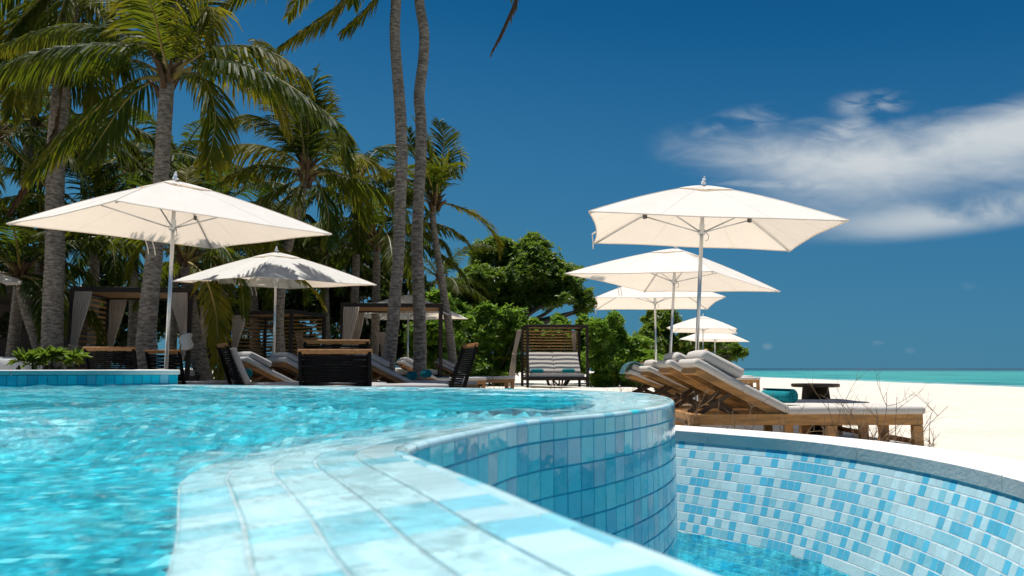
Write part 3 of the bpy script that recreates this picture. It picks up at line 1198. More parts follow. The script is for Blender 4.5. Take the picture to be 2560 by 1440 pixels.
def build_basin():
    T, N = frame2(BASC)                   # travelling towards the camera: right normal points to the basin
    side = -N if (N[len(N) // 2][0] > 0) else N
    # make 'inn' point into the basin (towards -x in the middle)
    inn = side
    out = -inn
    root = thing('basin_wall', 'curved sloping wall of pale and blue tiles round the lower basin', 'wall')
    top = COP_Z - 0.082
    BAT = 0.40                            # batter: metres inwards per metre down
    # core
    rows = [z3(BASC + inn * (BAT * (top - z) + 0.0036), z) for z in (top + 0.05, -0.3, -1.2)]
    sheet('wall_core', rows, M['grout_white'], root)
    BW, BH = 0.0625, 0.070
    pl = []
    _, Ltot = at_s(BASC, np.array([0.0]))
    nrow = 16
    cols = np.arange(0, Ltot - BW, BW)
    L0 = np.r_[0, np.cumsum(np.linalg.norm(np.diff(BASC, axis=0), axis=1))]
    ns = math.sqrt(1 + BAT * BAT)
    for r in range(nrow):
        sl = (r + .5) * BH                # distance down the slope
        z = top - sl / ns
        Cr = BASC + inn * (BAT * sl / ns)
        a = np.stack([np.interp(cols, L0, Cr[:, j]) for j in range(2)], 1)
        b = np.stack([np.interp(cols + BW, L0, Cr[:, j]) for j in range(2)], 1)
        for k in range(len(cols)):
            d = b[k] - a[k]
            w = np.linalg.norm(d)
            m = (a[k] + b[k]) / 2
            x = np.array([*(d / w), 0])
            i2 = inn[min(int((cols[k] + BW / 2) / Ltot * (len(BASC) - 1)), len(BASC) - 1)]
            i2 = np.array([*i2, 0])
            i2 = i2 - x * i2.dot(x)
            i2 /= np.linalg.norm(i2)
            nn = i2 / ns + np.array([0, 0, BAT / ns])
            up = -i2 * BAT / ns + np.array([0, 0, 1 / ns])
            nn = wob(nn, 0.003)
            c = RNG.choice(6, p=[0.52, 0.16, 0.0, 0.0, 0.0, 0.32])
            xx = x if np.dot(np.cross(x, nn), up) > 0 else -x
            pl.append((np.array([*m, z]), xx * (w - 0.0018), nn, up * (BH - 0.0065), c))
    place_tiles(root, pl)
    # coping stones on top
    W = 0.43
    SL = 1.35
    s = 0.0
    while s < Ltot - 0.2:
        e = min(s + SL, Ltot)
        q = np.linspace(s + 0.0025, e - 0.0025, 14)
        ci, _ = at_s(BASC, q)
        no = np.stack([np.interp(q, L0, out[:, j]) for j in range(2)], 1)
        pi = ci - no * 0.016               # overhang
        po = ci + no * W
        ch = 0.006
        ring = [z3(pi, top), z3(pi, COP_Z - ch), z3(pi + no * ch, COP_Z), z3(po - no * ch, COP_Z), z3(po, COP_Z - ch), z3(po, top - 0.25)]
        Rr = np.stack(ring, 0)
        m_, n_ = Rr.shape[:2]
        i = (np.arange(m_ - 1)[:, None] * n_ + np.arange(n_ - 1)[None, :]).ravel()
        F = np.stack([i, i + n_, i + 1 + n_, i + 1], 1)
        # underside and ends
        Fu = np.array([[5 * n_ + j, j, j + 1, 5 * n_ + j + 1] for j in range(n_ - 1)])
        me = np_mesh('coping_stone', Rr.reshape(-1, 3), [np.vstack([F, Fu]), np.array([[k * n_ for k in range(6)], [k * n_ + n_ - 1 for k in range(5, -1, -1)]])])
        link('coping_stone', me, M['coping'], root)
        s = e
    # basin floor + water
    WZ = -0.57
    T2, N2 = frame2(RIMC)
    sel = (RIMC[:, 1] > -0.6) & (np.arange(len(RIMC)) < np.argmax(RIMC[:, 1] > 4.9))
    poly = np.vstack([RIMC[sel][::8], (BASC + inn * 0.05)[::8]])
    for nm, z, mt in (('basin_floor', -1.0, M['pool_floor']),):
        bm = bmesh.new()
        f = bm.faces.new([bm.verts.new((p[0], p[1], z)) for p in poly])
        bmesh.ops.triangulate(bm, faces=[f])
        bmesh.ops.recalc_face_normals(bm, faces=bm.faces[:])
        for f in bm.faces:
            if f.normal.z < 0:
                f.normal_flip()
        me = bpy.data.meshes.new(nm)
        bm.to_mesh(me)
        bm.free()
        tag(link(nm, me, mt), kind='structure')
    xs = np.arange(-0.4, 2.6, 0.02)
    ys = np.arange(0.0, 7.2, 0.02)
    X, Y = np.meshgrid(xs, ys)
    X, Y = X.ravel(), Y.ravel()
    rng = np.random.default_rng(11)
    Z = np.zeros_like(X)
    for lam, amp, cnt in ((0.8, .005, 5), (0.33, .0045, 9), (0.15, .0022, 12)):
        for _ in range(cnt):
            an = rng.uniform(0, 6.28)
            k = 2 * math.pi / (lam * rng.uniform(.7, 1.4))
            Z += amp * np.sin(k * (X * math.cos(an) + Y * math.sin(an)) + rng.uniform(0, 6.28)) / math.sqrt(cnt) * 1.5
    V = np.stack([X, Y, WZ + Z], 1)
    nx, ny = len(xs), len(ys)
    i = (np.arange(ny - 1)[:, None] * nx + np.arange(nx - 1)[None, :]).ravel()
    F = np.stack([i, i + 1, i + 1 + nx, i + nx], 1)
    keep = inside(V[F].mean(1), poly)
    me = np_mesh('basin_water', V, F[keep])
    tag(link('basin_water', me, M['basin_water'], smooth=True), 'bright turquoise water in the lower basin', kind='structure')


build_basin()


# ------------------------------------------------------------------ umbrellas
def make_umbrella():
    S, RISE, RIMH = 2.8, 0.60, 2.35
    root = thing('beach_umbrella', 'x', 'umbrella', group='square cream beach umbrellas')
    n = 14
    h = S / 2

    def panel(k, scale=1.0, zoff=0.0, r0=0.10, r1=1.0, rise=RISE, nn=n):
        rows = []
        a = k * math.pi / 2
        ca, sa = math.cos(a), math.sin(a)
        for i in range(nn + 1):
            r = r0 + (r1 - r0) * i / nn
            row = []
            for j in range(nn + 1):
                s = -1 + 2 * j / nn
                x = r * h * (1 - 0.045 * r * (1 - s * s))
                y = s * r * h
                z = rise * (1 - r ** 1.25) - 0.035 * (1 - s * s) * math.sin(math.pi * min(1, r)) * 0.9 + 0.007 * math.sin(5 * s + 9 * r + 2 * k) * math.sin(7 * r + k) * (1 - s * s)
                row.append((scale * (x * ca - y * sa), scale * (x * sa + y * ca), zoff + z))
            rows.append(row)
        return np.array(rows)

    def cover(name, scale, zoff, r0, rise, nn, thick):
        V, F = [], []
        for k in range(4):
            P = panel(k, scale, zoff, r0, 1.0, rise, nn)
            b = len(V)
            V += [tuple(p) for p in P.reshape(-1, 3)]
            w = nn + 1
            F += [(b + i * w + j, b + (i + 1) * w + j, b + (i + 1) * w + j + 1, b + i * w + j + 1) for i in range(nn) for j in range(nn)]
        bm = bmesh.new()
        vs = [bm.verts.new(v) for v in V]
        for f in F:
            bm.faces.new([vs[i] for i in f])
        bmesh.ops.remove_doubles(bm, verts=bm.verts[:], dist=0.002)
        bmesh.ops.recalc_face_normals(bm, faces=bm.faces[:])
        me = bpy.data.meshes.new(name)
        bm.to_mesh(me)
        bm.free()
        return link(name, me, M['canvas'], root, True)
    can = cover('canopy', 1.0, RIMH, 0.16, RISE, n, 0.004)
    # hem with small corner pockets
    mb = MB()
    for k in range(4):
        P = panel(k, 1.0, RIMH)[-1]
        mb.tube([(p[0], p[1], p[2] - 0.004) for p in P], 0.007, 5)
    mb.build('hem', M['canvas'], can)
    mb = MB()
    for k in range(4):
        P = panel(k)
        mb.tube([(p[0], p[1], p[2] + RIMH + 0.002) for p in P[1:, 0]], 0.005, 4)
        for j in (n // 3, n - n // 3):
            mb.tube([(p[0], p[1], p[2] + RIMH + 0.001) for p in P[2:, j]], 0.0022, 4)
    mb.build('seam', M['canvas'], can)
    cover('vent_cap', 0.235, RIMH + RISE * (1 - 0.235 ** 1.25) + 0.012, 0.03, 0.105, 6, 0.004)
    # finial wrapped in plastic
    mb = MB()
    zt = RIMH + RISE + 0.03
    mb.lathe([(0.010, zt - 0.03), (0.010, zt + 0.01), (0.040, zt + 0.01), (0.030, zt + 0.03), (0.018, zt + 0.05), (0.020, zt + 0.07), (0.008, zt + 0.09), (0.006, zt + 0.11)], 9)
    mb.v = [(x + random.uniform(-.008, .008), y + random.uniform(-.008, .008), z + random.uniform(-.004, .004)) for x, y, z in mb.v]
    mb.build('finial', M['wrap'], root)
    MB().tube([(0, 0, 0.02), (0, 0, zt - 0.03)], 0.024, 14).build('pole', M['steel'], root, True)
    MB().lathe([(0.024, RIMH - 0.02), (0.050, RIMH - 0.015), (0.050, RIMH + 0.045), (0.034, RIMH + 0.05), (0.034, RIMH + 0.12), (0.024, RIMH + 0.12)], 16).build('hub', M['steel'], root)
    MB().lathe([(0.024, RIMH + 0.44), (0.045, RIMH + 0.44), (0.045, RIMH + 0.48), (0.024, RIMH + 0.48)], 12).build('top_hub', M['steel'], root)
    mb = MB()
    mb.tube([(0.05, 0, RIMH + 0.02), (0.09, 0, RIMH - 0.03), (0.085, 0.01, RIMH - 0.08), (0.05, 0.01, RIMH - 0.09)], 0.004, 5)
    mb.build('pulley_cord', M['joint'], root)
    for k in range(4):
        a = math.pi / 4 + k * math.pi / 2
        d = np.array([math.cos(a), math.sin(a), 0])
        hd = h * math.sqrt(2)
        pts = []
        for i in range(9):
            r = 0.03 + 0.955 * i / 8
            pts.append(d * hd * r + np.array([0, 0, RIMH + RISE * (1 - r ** 1.25) - 0.028]))
        rib = MB()
        rib.tube(pts, 0.011, 6)
        rb = rib.build('rib', M['steel'], root, True)
        r = 0.50
        p = d * hd * r + np.array([0, 0, RIMH + RISE * (1 - r ** 1.25) - 0.045])
        MB().tube([d * 0.05 + np.array([0, 0, RIMH + 0.02]), p], 0.009, 6).build('strut', M['steel'], root, True)
        MB().box(p, (0.06, 0.035, 0.06), rot_z(a), 0.006).build('joint', M['joint'], rb)
    # tie strap over the hem
    mb = MB()
    for q in (0.25, 0.32):
        mb.tube([(-h * 0.97, h * q, RIMH + 0.02), (-h * 1.0, h * q + .02, RIMH - 0.01), (-h * 0.99, h * q + .05, RIMH - 0.12), (-h * 0.985, h * q + .06, RIMH - 0.20)], 0.007, 5)
    mb.build('tie_strap', M['canvas'], root)
    mb = MB()
    mb.lathe([(0.0, 0.0), (0.30, 0.0), (0.30, 0.045), (0.06, 0.06), (0.04, 0.07), (0.036, 0.40), (0.024, 0.40)], 24)
    mb.build('base', M['steel'], root)
    return root


UMB = make_umbrella()
UPOS = [
    (-4.31, 10.0, 2.42 - 2.35, 1.3, 0.9, -38, 'cream square umbrella above the tiled terrace wall, in front of the leaning palm trunks'),
    (-4.70, 15.75, 2.34 - 2.35, 2.5, 0.6, -38, 'cream square umbrella dappled with palm frond shadows, left of the two tall trunks'),
    (2.42, 10.04, 2.37 - 2.35, 2.0, 3.2, -7, 'largest white umbrella over the teak loungers, topmost in front of the cloud'),
    (2.90, 14.17, 2.18 - 2.35, 0.5, 4.1, -39, 'second umbrella back over the loungers, turned corner-on, just under the largest'),
    (3.35, 18.6, 2.16 - 2.35, -1.2, 0.3, -6, 'third umbrella back over the loungers, beside the broad tree'),
    (8.08, 33.7, 2.23 - 2.35, -1.0, 2.0, -16, 'small far umbrella in front of the far rounded tree, the higher of two'),
    (10.3, 40.5, 2.05 - 2.35, 0.0, 1.5, -30, 'small far umbrella, the lower of two beside the far rounded tree'),
    (-2.95, 22.6, 2.12 - 2.35, 0.0, 0.0, -10, 'umbrella behind the slatted cabana roof, between the two tall palm trunks'),
    (-11.5, 15.2, 2.33 - 2.35, 0.0, 0.0, -30, 'umbrella cut by the left edge of the picture, only one corner showing'),
]
for i_, (x, y, dz, ta, tb, yw, lab) in enumerate(UPOS):
    rot = (math.radians(ta), math.radians(tb), math.radians(yw))
    # the fitted rim centre sits at the tilted pole's top
    R = Matrix.Rotation(rot[0], 3, 'X') @ Matrix.Rotation(rot[1], 3, 'Y')
    rim = Vector((x, y, dz + 2.35))
    base = rim - R @ Vector((0, 0, 2.35))
    o_ = UMB if i_ == 0 else dup(UMB, base)
    o_.location = base
    E_ = (R @ Matrix.Rotation(rot[2], 3, 'Z')).to_euler()
    o_.rotation_euler = E_
    o_['label'] = lab


# ------------------------------------------------------------------ teak loungers
def make_lounger(angle=28, fabric='mattress', wood='teak', name='sun_lounger', pillow=True, group='teak sun loungers facing the sea'):
    """head at x=0, foot at x=2.17; width along y (0 .. 0.72); ground z=0"""
    L, W, H = 2.12, 0.72, 0.325
    hx = 0.87
    a = math.radians(angle)
    root = thing(name, 'x', 'sun lounger', group=group)
    fr = M[wood]
    for y in (0.03, W - 0.03):
        MB().box((L / 2, y, H - 0.05), (L, 0.05, 0.10), None, 0.004).build('side_rail', fr, root)
    MB().box((0.03, W / 2, H - 0.05), (0.05, W - 0.112, 0.098), None, 0.004).build('end_rail', fr, root)
    MB().box((L - 0.03, W / 2, H - 0.05), (0.05, W - 0.112, 0.098), None, 0.004).build('end_rail', fr, root)
    for x in (0.05, hx + 0.42, L - 0.05):
        for y in (0.03, W - 0.03):
            hh = H - 0.102
            MB().box((x, y, hh / 2), (0.085, 0.07, hh), None, 0.004).build('leg', fr, root)
    MB().box((L - 0.05, W / 2, 0.07), (0.04, W - 0.132, 0.045), None, 0.004).build('stretcher', fr, root)
    for k in range(11):
        x = hx + 0.05 + (L - hx - 0.14) * k / 10
        MB().box((x, W / 2, H - 0.016), (0.07, W - 0.112, 0.02)).build('seat_slat', fr, root)
    # backrest frame pivots at (hx, H)
    d = np.array([-math.cos(a), 0, math.sin(a)])
    up = np.array([math.sin(a), 0, math.cos(a)])
    p0 = np.array([hx, 0, H - 0.03])
    BL = 0.90
    bf = MB()
    for y in (0.075, W - 0.075):
        bf.bar(p0 + (0, y, 0), p0 + d * BL + (0, y, 0), 0.034, 0.065, up, 0.004)
    bf.bar(p0 + d * (BL - 0.02) + (0, 0.0, 0) + (0, .075, 0), p0 + d * (BL - 0.02) + (0, W - .075, 0), 0.04, 0.06, up)
    back = bf.build('backrest_frame', fr, root)
    for k in range(9):
        s = 0.06 + (BL - 0.14) * k / 8
        q = p0 + d * s + up * 0.022
        MB().bar(q + (0, 0.095, 0), q + (0, W - .095, 0), 0.065, 0.016, up).build('back_slat', M['teak_dark'] if wood == 'teak' else fr, back)
    pr = MB()
    q = p0 + d * 0.50
    for y in (0.16, W - 0.16):
        pr.bar(q + (0, y, -0.02), (q[0] - 0.42, y, H - 0.085), 0.028, 0.04)
    q2 = p0 + d * 0.30
    for y in (0.20, W - 0.20):
        pr.bar((q2[0] - 0.38, y, q2[2] + 0.02), (q2[0] + 0.02, y, H - 0.09), 0.026, 0.04)
    pr.bar((q[0] - 0.42, 0.14, H - 0.085), (q[0] - 0.42, W - 0.14, H - 0.085), 0.035, 0.035)
    pr.build('back_prop', M['teak_dark'] if wood == 'teak' else fr, root)
    # mattress: seat and back sections
    fab = M[fabric]
    V, F = cushion(L - hx + 0.01, W + 0.03, 0.070, 1, 0.005)
    V = V + np.array([hx + (L - hx) / 2 + 0.02, W / 2, H - 0.004])
    MB().add(V, F).build('seat_mattress', fab, root, True)
    V, F = cushion(BL + 0.05, W + 0.03, 0.070, 2, 0.005)
    R = np.stack([d, [0, -1, 0], up], 1)
    V = V @ R.T + p0 + d * (BL / 2 + 0.03) + np.array([0, W / 2, 0]) + up * 0.033
    MB().add(V, F).build('back_mattress', fab, root, True)
    if pillow:
        V, F = cushion(0.42, W - 0.02, 0.09, 3, 0.02, r=0.045)
        V = V @ R.T + p0 + d * (BL - 0.19) + np.array([0, W / 2, 0]) + up * 0.122
        pl = MB().add(V, F).build('pillow', fab, root, True)
        for y in (0.012, W - 0.012):
            base = p0 + d * (BL - 0.19) + np.array([0, y, 0]) + up * 0.185
            MB().tube([base - d * 0.18, base, base + d * 0.18], 0.005, 5).build('piping', M['piping'], pl)
    return root


LG = make_lounger()
lz = -0.08
LPOS = [
    (1.61, 7.3, 0.0, 28, 'nearest teak lounger with taupe mattress and pillow, behind the dry twigs'),
    (1.58, 8.35, 0.0, 28, 'second teak lounger from the basin, its raised back in the umbrella shade'),
    (1.88, 11.3, 0.0, 24, 'third teak lounger from the basin, its mattress sunlit behind the steel pole'),
    (1.96, 13.4, 0.0, 20, 'fourth teak lounger from the basin, with an aqua towel over its head end'),
    (5.3, 24.0, 0.0, 20, 'far teak lounger on the open sand, nearer of the far pair'),
    (5.4, 25.6, 0.0, 20, 'far teak lounger on the open sand, further of the far pair'),
]
protos = {28: LG, 24: make_lounger(24), 20: make_lounger(20)}
used = set()
for x, y, rz, an, lab in LPOS:
    if an not in used:
        o_ = protos[an]
        used.add(an)
    else:
        o_ = dup(protos[an], (0, 0, 0))
    o_.location = (x, y, lz if y < 20 else float(sand_h(np.array(x), np.array(y))))
    o_.rotation_euler = (0, 0, rz)
    o_['label'] = lab


def rolled_towel(name, c, length, r, rz, label, group=None, m='towel'):
    """spiral roll lying on its side, axis along local y"""
    root = thing(name, label, 'towel', c, rz, group)
    turns = 3.3
    n = 110
    V, F = [], []
    prof = []
    for i in range(n + 1):
        t = i / n
        rr = r * (0.10 + 0.90 * t)
        a = t * turns * 2 * math.pi
        prof.append((rr * math.cos(a), rr * math.sin(a) * 0.96 + r * 0.96))
    th = r * 0.20
    P = np.array(prof)
    T = np.gradient(P, axis=0)
    T /= np.linalg.norm(T, axis=1)[:, None]
    N = np.stack([T[:, 1], -T[:, 0]], 1)
    ys = np.linspace(-length / 2, length / 2, 7)
    Pin = P - N * th
    for y in ys:
        f = 1 + 0.03 * math.sin(y * 31)
        for p in P:
            V.append((p[0] * f, y, p[1]))
        for p in Pin:
            V.append((p[0], y, p[1]))
    w = 2 * (n + 1)
    for j in range(len(ys) - 1):
        for i in range(n):
            a = j * w + i
            F.append((a, a + 1, a + w + 1, a + w))
            b = a + n + 1
            F.append((b, b + w, b + w + 1, b + 1))
    for j, fl in ((0, 1), (len(ys) - 1, 0)):
        for i in range(n):
            a = j * w + i
            q = (a, a + n + 1, a + n + 2, a + 1)
            F.append(q if fl else q[::-1])
    MB().add(V, F).build('towel_roll', M[m], root, True)
    return root


rolled_towel('rolled_towel', (2.52, 7.60, lz + 0.405), 0.36, 0.075, 0.45, 'teal rolled towel lying on the nearest teak lounger')

# aqua towel over the fourth lounger's head
def draped_towel():
    o4 = protos[20]
    base = np.array(o4.location)
    a = math.radians(20)
    d = np.array([-math.cos(a), 0, math.sin(a)])
    up = np.array([math.sin(a), 0, math.cos(a)])
    p0 = np.array([0.87, 0, 0.295])
    prof = []
    for s in np.linspace(0.42, 0.97, 10):
        h = 0.155 + (0.085 if 0.50 < s < 0.93 else 0.03) + 0.012
        prof.append(p0 + d * s + up * h)
    e = p0 + d * 1.0
    prof += [e + up * 0.15, e + up * 0.08 + d * 0.01, e + d * 0.012 - up * 0.0]
    prof = spline(np.array(prof), 0.03)
    rows = []
    for y in np.linspace(0.05, 0.62, 9):
        rr = prof.copy()
        rr[:, 1] = y + 0.01 * np.sin(np.arange(len(rr)) * .5)
        rr = rr + up * 0.004 * math.sin(y * 40)
        rows.append(rr + base)
    o = sheet('draped_towel', np.array(rows), M['towel_aqua'])
    md = o.modifiers.new('thickness', 'SOLIDIFY')
    md.thickness = 0.006
    tag(o, 'pale aqua towel draped over the head of the fourth teak lounger', 'towel')


draped_towel()


def side_table():
    root = thing('side_table', 'round dark wooden side table standing behind the nearest lounger', 'table', (3.44, 9.1, lz))
    top = MB()
    top.lathe([(0.245, 0.525), (0.26, 0.532), (0.26, 0.558), (0.25, 0.564), (0.0, 0.564)], 32)
    top.build('table_top', M['teak_dark'], root)
    for a in (0.5, 0.5 + math.pi / 2):
        mb = MB()
        c, s = math.cos(a), math.sin(a)
        V = []
        for z, w in ((0.0, 0.25), (0.523, 0.17)):
            for u, q in ((-w, -0.016), (w, -0.016), (w, 0.016), (-w, 0.016)):
                V.append((u * c - q * s, u * s + q * c, z))
        mb.add(V, [(0, 3, 2, 1), (4, 5, 6, 7), (0, 1, 5, 4), (1, 2, 6, 5), (2, 3, 7, 6), (3, 0, 4, 7)])
        mb.build('leg_panel', M['teak_dark'], root)


side_table()


def marker_sign():
    p = at(1606, 913, 15.2)
    root = thing('marker_sign', 'small terracotta block with a pale numeral 2, above the fourth lounger', 'sign', (p[0], p[1], 0))
    MB().box((0, 0, p[2]), (0.115, 0.05, 0.125), None, 0.006).build('block', M['sign'], root)
    MB().box((0, 0.0, p[2] / 2 - 0.05), (0.03, 0.03, p[2] - 0.03)).build('post', M['teak_dark'], root)
    cu = bpy.data.curves.new('numeral', 'FONT')
    cu.body = '2'
    cu.size = 0.13
    cu.align_x = 'CENTER'
    cu.align_y = 'CENTER'
    cu.extrude = 0.003
    tmp = bpy.data.objects.new('numeral_curve', cu)
    COL.objects.link(tmp)
    me = bpy.data.meshes.new_from_object(tmp.evaluated_get(bpy.context.evaluated_depsgraph_get()))
    bpy.data.objects.remove(tmp)
    me.materials.clear()
    o = link('numeral', me, M['sign_paint'], root)
    o.location = (-0.01, -0.029, p[2])
    o.rotation_euler = (math.pi / 2, 0, 0)


marker_sign()


def dry_shrub(base, n, hgt, spread, label, seed):
    rng = np.random.default_rng(seed)
    root = thing('dry_shrub', label, 'shrub', base, 0, 'leafless dry shrubs by the basin coping')
    mb = MB()

    def branch(p, d, L, r, lvl):
        seg = 5
        pts = [p]
        dd = d.copy()
        for i in range(seg):
            dd = dd + rng.normal(0, 0.10, 3)
            dd[2] = dd[2] + 0.02
            dd /= np.linalg.norm(dd)
            pts.append(pts[-1] + dd * L / seg)
        mb.tube(pts, np.linspace(r, r * 0.35, seg + 1), 4, False)
        if lvl < 2:
            for k in range(rng.integers(2, 4)):
                i = rng.integers(1, seg)
                nd = dd + rng.normal(0, 0.6, 3)
                nd[2] = abs(nd[2]) * 0.7 + 0.15
                nd /= np.linalg.norm(nd)
                branch(pts[i], nd, L * rng.uniform(.35, .6), r * 0.55, lvl + 1)
    for k in range(n + 3):
        a = rng.uniform(0, 6.28)
        tl = rng.uniform(0.1, spread)
        d = np.array([math.cos(a) * tl, math.sin(a) * tl * 0.4, 1.0])
        d /= np.linalg.norm(d)
        branch(np.array([rng.normal(0, .14), rng.normal(0, .05), 0.0]), d, hgt * rng.uniform(.5, 1.0), 0.0048, 0)
    mb.build('branches', M['twig'], root)


for bx, by, n, hg, sp, lab, sd in (
        (1.78, 7.05, 8, 0.55, 1.4, 'dry leafless twigs in front of the raised back of the nearest lounger', 3),
        (2.25, 6.75, 8, 0.45, 1.7, 'dry leafless twigs below the rolled teal towel', 4),
        (2.74, 6.55, 5, 0.48, 1.1, 'dry leafless twigs before the middle of the nearest lounger seat', 5),
        (2.98, 6.45, 6, 0.62, 0.8, 'tallest dry leafless twigs, reaching above the sand horizon', 6),
        (3.16, 6.42, 3, 0.40, 0.5, 'dry leafless twigs at the foot leg of the nearest lounger', 8)):
    dry_shrub((bx, by, lz), n, hg, sp, lab, sd)
for k_, (px, py, Y, hg, lab) in enumerate(((1240, 968, 21, 0.5, 'thin bare twigs on sand left of the striped daybed'), (1400, 962, 22, 0.4, 'thin bare twigs before the striped daybed'),
                                          (1570, 950, 14.5, 0.8, 'thin bare stems on sand left of the fourth lounger'), (955, 930, 8.0, 0.35, 'thin pale bare stems in front of the leaning palm foot'))):
    p = at(px, py, Y)
    dry_shrub((p[0], p[1], float(sand_h(np.array(p[0]), np.array(p[1])))), 3, hg, 0.5, lab, 20 + k_)


# ------------------------------------------------------------------ cabanas
def curtain(top, tie, bot, wt, wti, wb, label, knot=False, yd=(1, 0), seed=0):
    """gathered linen hanging from a rail: centre points top/tie/bottom, widths"""
    rng = np.random.default_rng(seed)
    root = thing('curtain', label, 'curtain', tuple(bot), 0, 'linen cabana curtains')
    top, tie, bot = [np.asarray(q, float) - np.asarray(bot, float) for q in (top, tie, bot)]
    yd = np.array([yd[0], yd[1], 0.0])
    nd = np.array([-yd[1], yd[0], 0])
    rows = []
    nn = 40
    ph = rng.uniform(0, 6, 3)
    for i in range(25):
        t = i / 24
        if t < 0.6:
            q = t / 0.6
            e = q * q * (3 - 2 * q)
            c = top * (1 - q) + tie * q + np.array([0, 0, 0])
            w = wt * (1 - e) + wti * e
        else:
            q = (t - 0.6) / 0.4
            c = tie * (1 - q) + bot * q
            w = wti + (wb - wti) * math.sin(q * math.pi / 2)
        row = []
        for j in range(nn + 1):
            s = j / nn - .5
            f = 0.030 * math.sin(s * 2 * math.pi * 7 + ph[0] + 0.6 * math.sin(t * 5 + ph[1])) * min(1, 0.4 + w * 2)
            row.append(c + yd * s * w + nd * f)
        rows.append(row)
    o = sheet('drape', np.array(rows), M['curtain'], root)
    mb = MB()
    ring = [tie + yd * (wti * .55) * math.cos(a) + nd * 0.045 * math.sin(a) + np.array([0, 0, 0.01 * math.sin(2 * a)]) for a in np.linspace(0, 2 * math.pi, 14)]
    mb.tube(ring, 0.016, 6)
    mb.build('tie_back', M['curtain'], root, True)
    if knot:
        V, F = cushion(0.22, 0.18, 0.28, seed, 0.03, r=0.085)
        V[:, 0] += 0.03 * np.sin(V[:, 2] * 25)
        MB().add(V + tie + np.array([0.06, -0.05, -0.16]), F).build('knot', M['linen'], root, True)
    return root


def make_cabana(name, label, A, B, D, gz, H=2.1, sides=('left',), bed=True, roof=True, back_cushions=False, nslat=15):
    """A front-left, B front-right, D back-left plan corners (world), ground gz"""
    A, B, D = [np.asarray(q, float) for q in (A, B, D)]
    u = B - A
    W = np.linalg.norm(u)
    u = u / W
    v = np.array([-u[1], u[0]])
    dep = abs(np.dot(D - A, v))
    root = thing(name, label, 'cabana', (A[0], A[1], gz), math.atan2(u[1], u[0]))
    fm = M['frame']
    P = 0.085
    for x in (0, W):
        for y in (0, dep):
            MB().box((x, y, (H - 0.105) / 2), (P, P, H - 0.105), None, 0.004).build('post', fm, root)
    bt = 0.10
    for y in (0, dep):
        MB().box((W / 2, y, H - bt / 2), (W + P, P, bt), None, 0.004).build('beam', fm, root)
    for x in (0, W):
        MB().box((x, dep / 2, H - bt / 2), (P, dep - P - 0.004, bt - 0.002), None, 0.004).build('beam', fm, root)
    if roof:
        n = int(dep / 0.085)
        me = None
        for k in range(n):
            y = P / 2 + 0.03 + (dep - P - 0.06) * (k + .5) / n
            o = MB().box((0, 0, 0), (W - P - 0.004, 0.036, 0.026)).build('roof_slat', M['slat'], root) if me is None else link('roof_slat', me, None, root)
            me = o.data
            o.location = (W / 2, y, H - 0.055)
            o.rotation_euler = (math.radians(0), 0, 0)

    def screen(p, q, z0=0.34, zz=H - 0.12, tag_='screen_slat'):
        p, q = np.array(p), np.array(q)
        L = np.linalg.norm(q - p) - P - 0.004
        ang = math.atan2(q[1] - p[1], q[0] - p[0])
        me = None
        for k in range(nslat):
            z = z0 + (zz - z0) * (k + .5) / nslat
            o = MB().box((0, 0, 0), (L, 0.022, 0.045), None, 0.003).build(tag_, M['slat'], root) if me is None else link(tag_, me, None, root)
            me = o.data
            o.location = (*((p + q) / 2), z)
            o.rotation_euler = (0, 0, ang)
    if 'left' in sides:
        screen((0, 0), (0, dep))
    if 'back' in sides:
        screen((0, dep), (W, dep))
    if 'right' in sides:
        screen((W, 0), (W, dep))
    if bed:
        bz = 0.36
        for y in (0.0, dep):
            MB().box((W / 2, y, bz - 0.06), (W - P - 0.004, 0.05, 0.12), None, 0.004).build('base_rail', fm, root)
        for x in (0.0, W):
            MB().box((x, dep / 2, bz - 0.06), (0.05, dep - P - 0.004, 0.12), None, 0.004).build('base_rail', fm, root)
        V, F = cushion(W - 0.16, dep - 0.14, 0.15, 5, 0.01)
        MB().add(V + np.array([W / 2, dep / 2, bz - 0.03]), F).build('seat_cushion', M['mattress'], root, True)
        if back_cushions:
            a = math.radians(54)
            for s in (0, 1):
                w = (W - 0.22) / 2
                V, F = cushion(0.86, w, 0.11, 6 + s, 0.006)
                d = np.array([0, math.cos(a), math.sin(a)])
                up = np.array([0, -math.sin(a), math.cos(a)])
                R = np.stack([d, [1, 0, 0], -up], 1)
                R = np.stack([d, [-1, 0, 0], up], 1)
                V = V @ R.T + np.array([0.11 + w / 2 + s * w, dep - 0.66, bz + 0.13]) + d * 0.42
                MB().add(V, F).build('back_cushion', M['mattress'], root, True)
    return root


def plan(x, y, Hc):
    """plan position of a roof corner at pixel (x,y) when its height above the camera is Hc"""
    u, v = uv_of(x, y)
    Y = Hc / v
    return np.array([u * Y, Y])


GL = 0.14
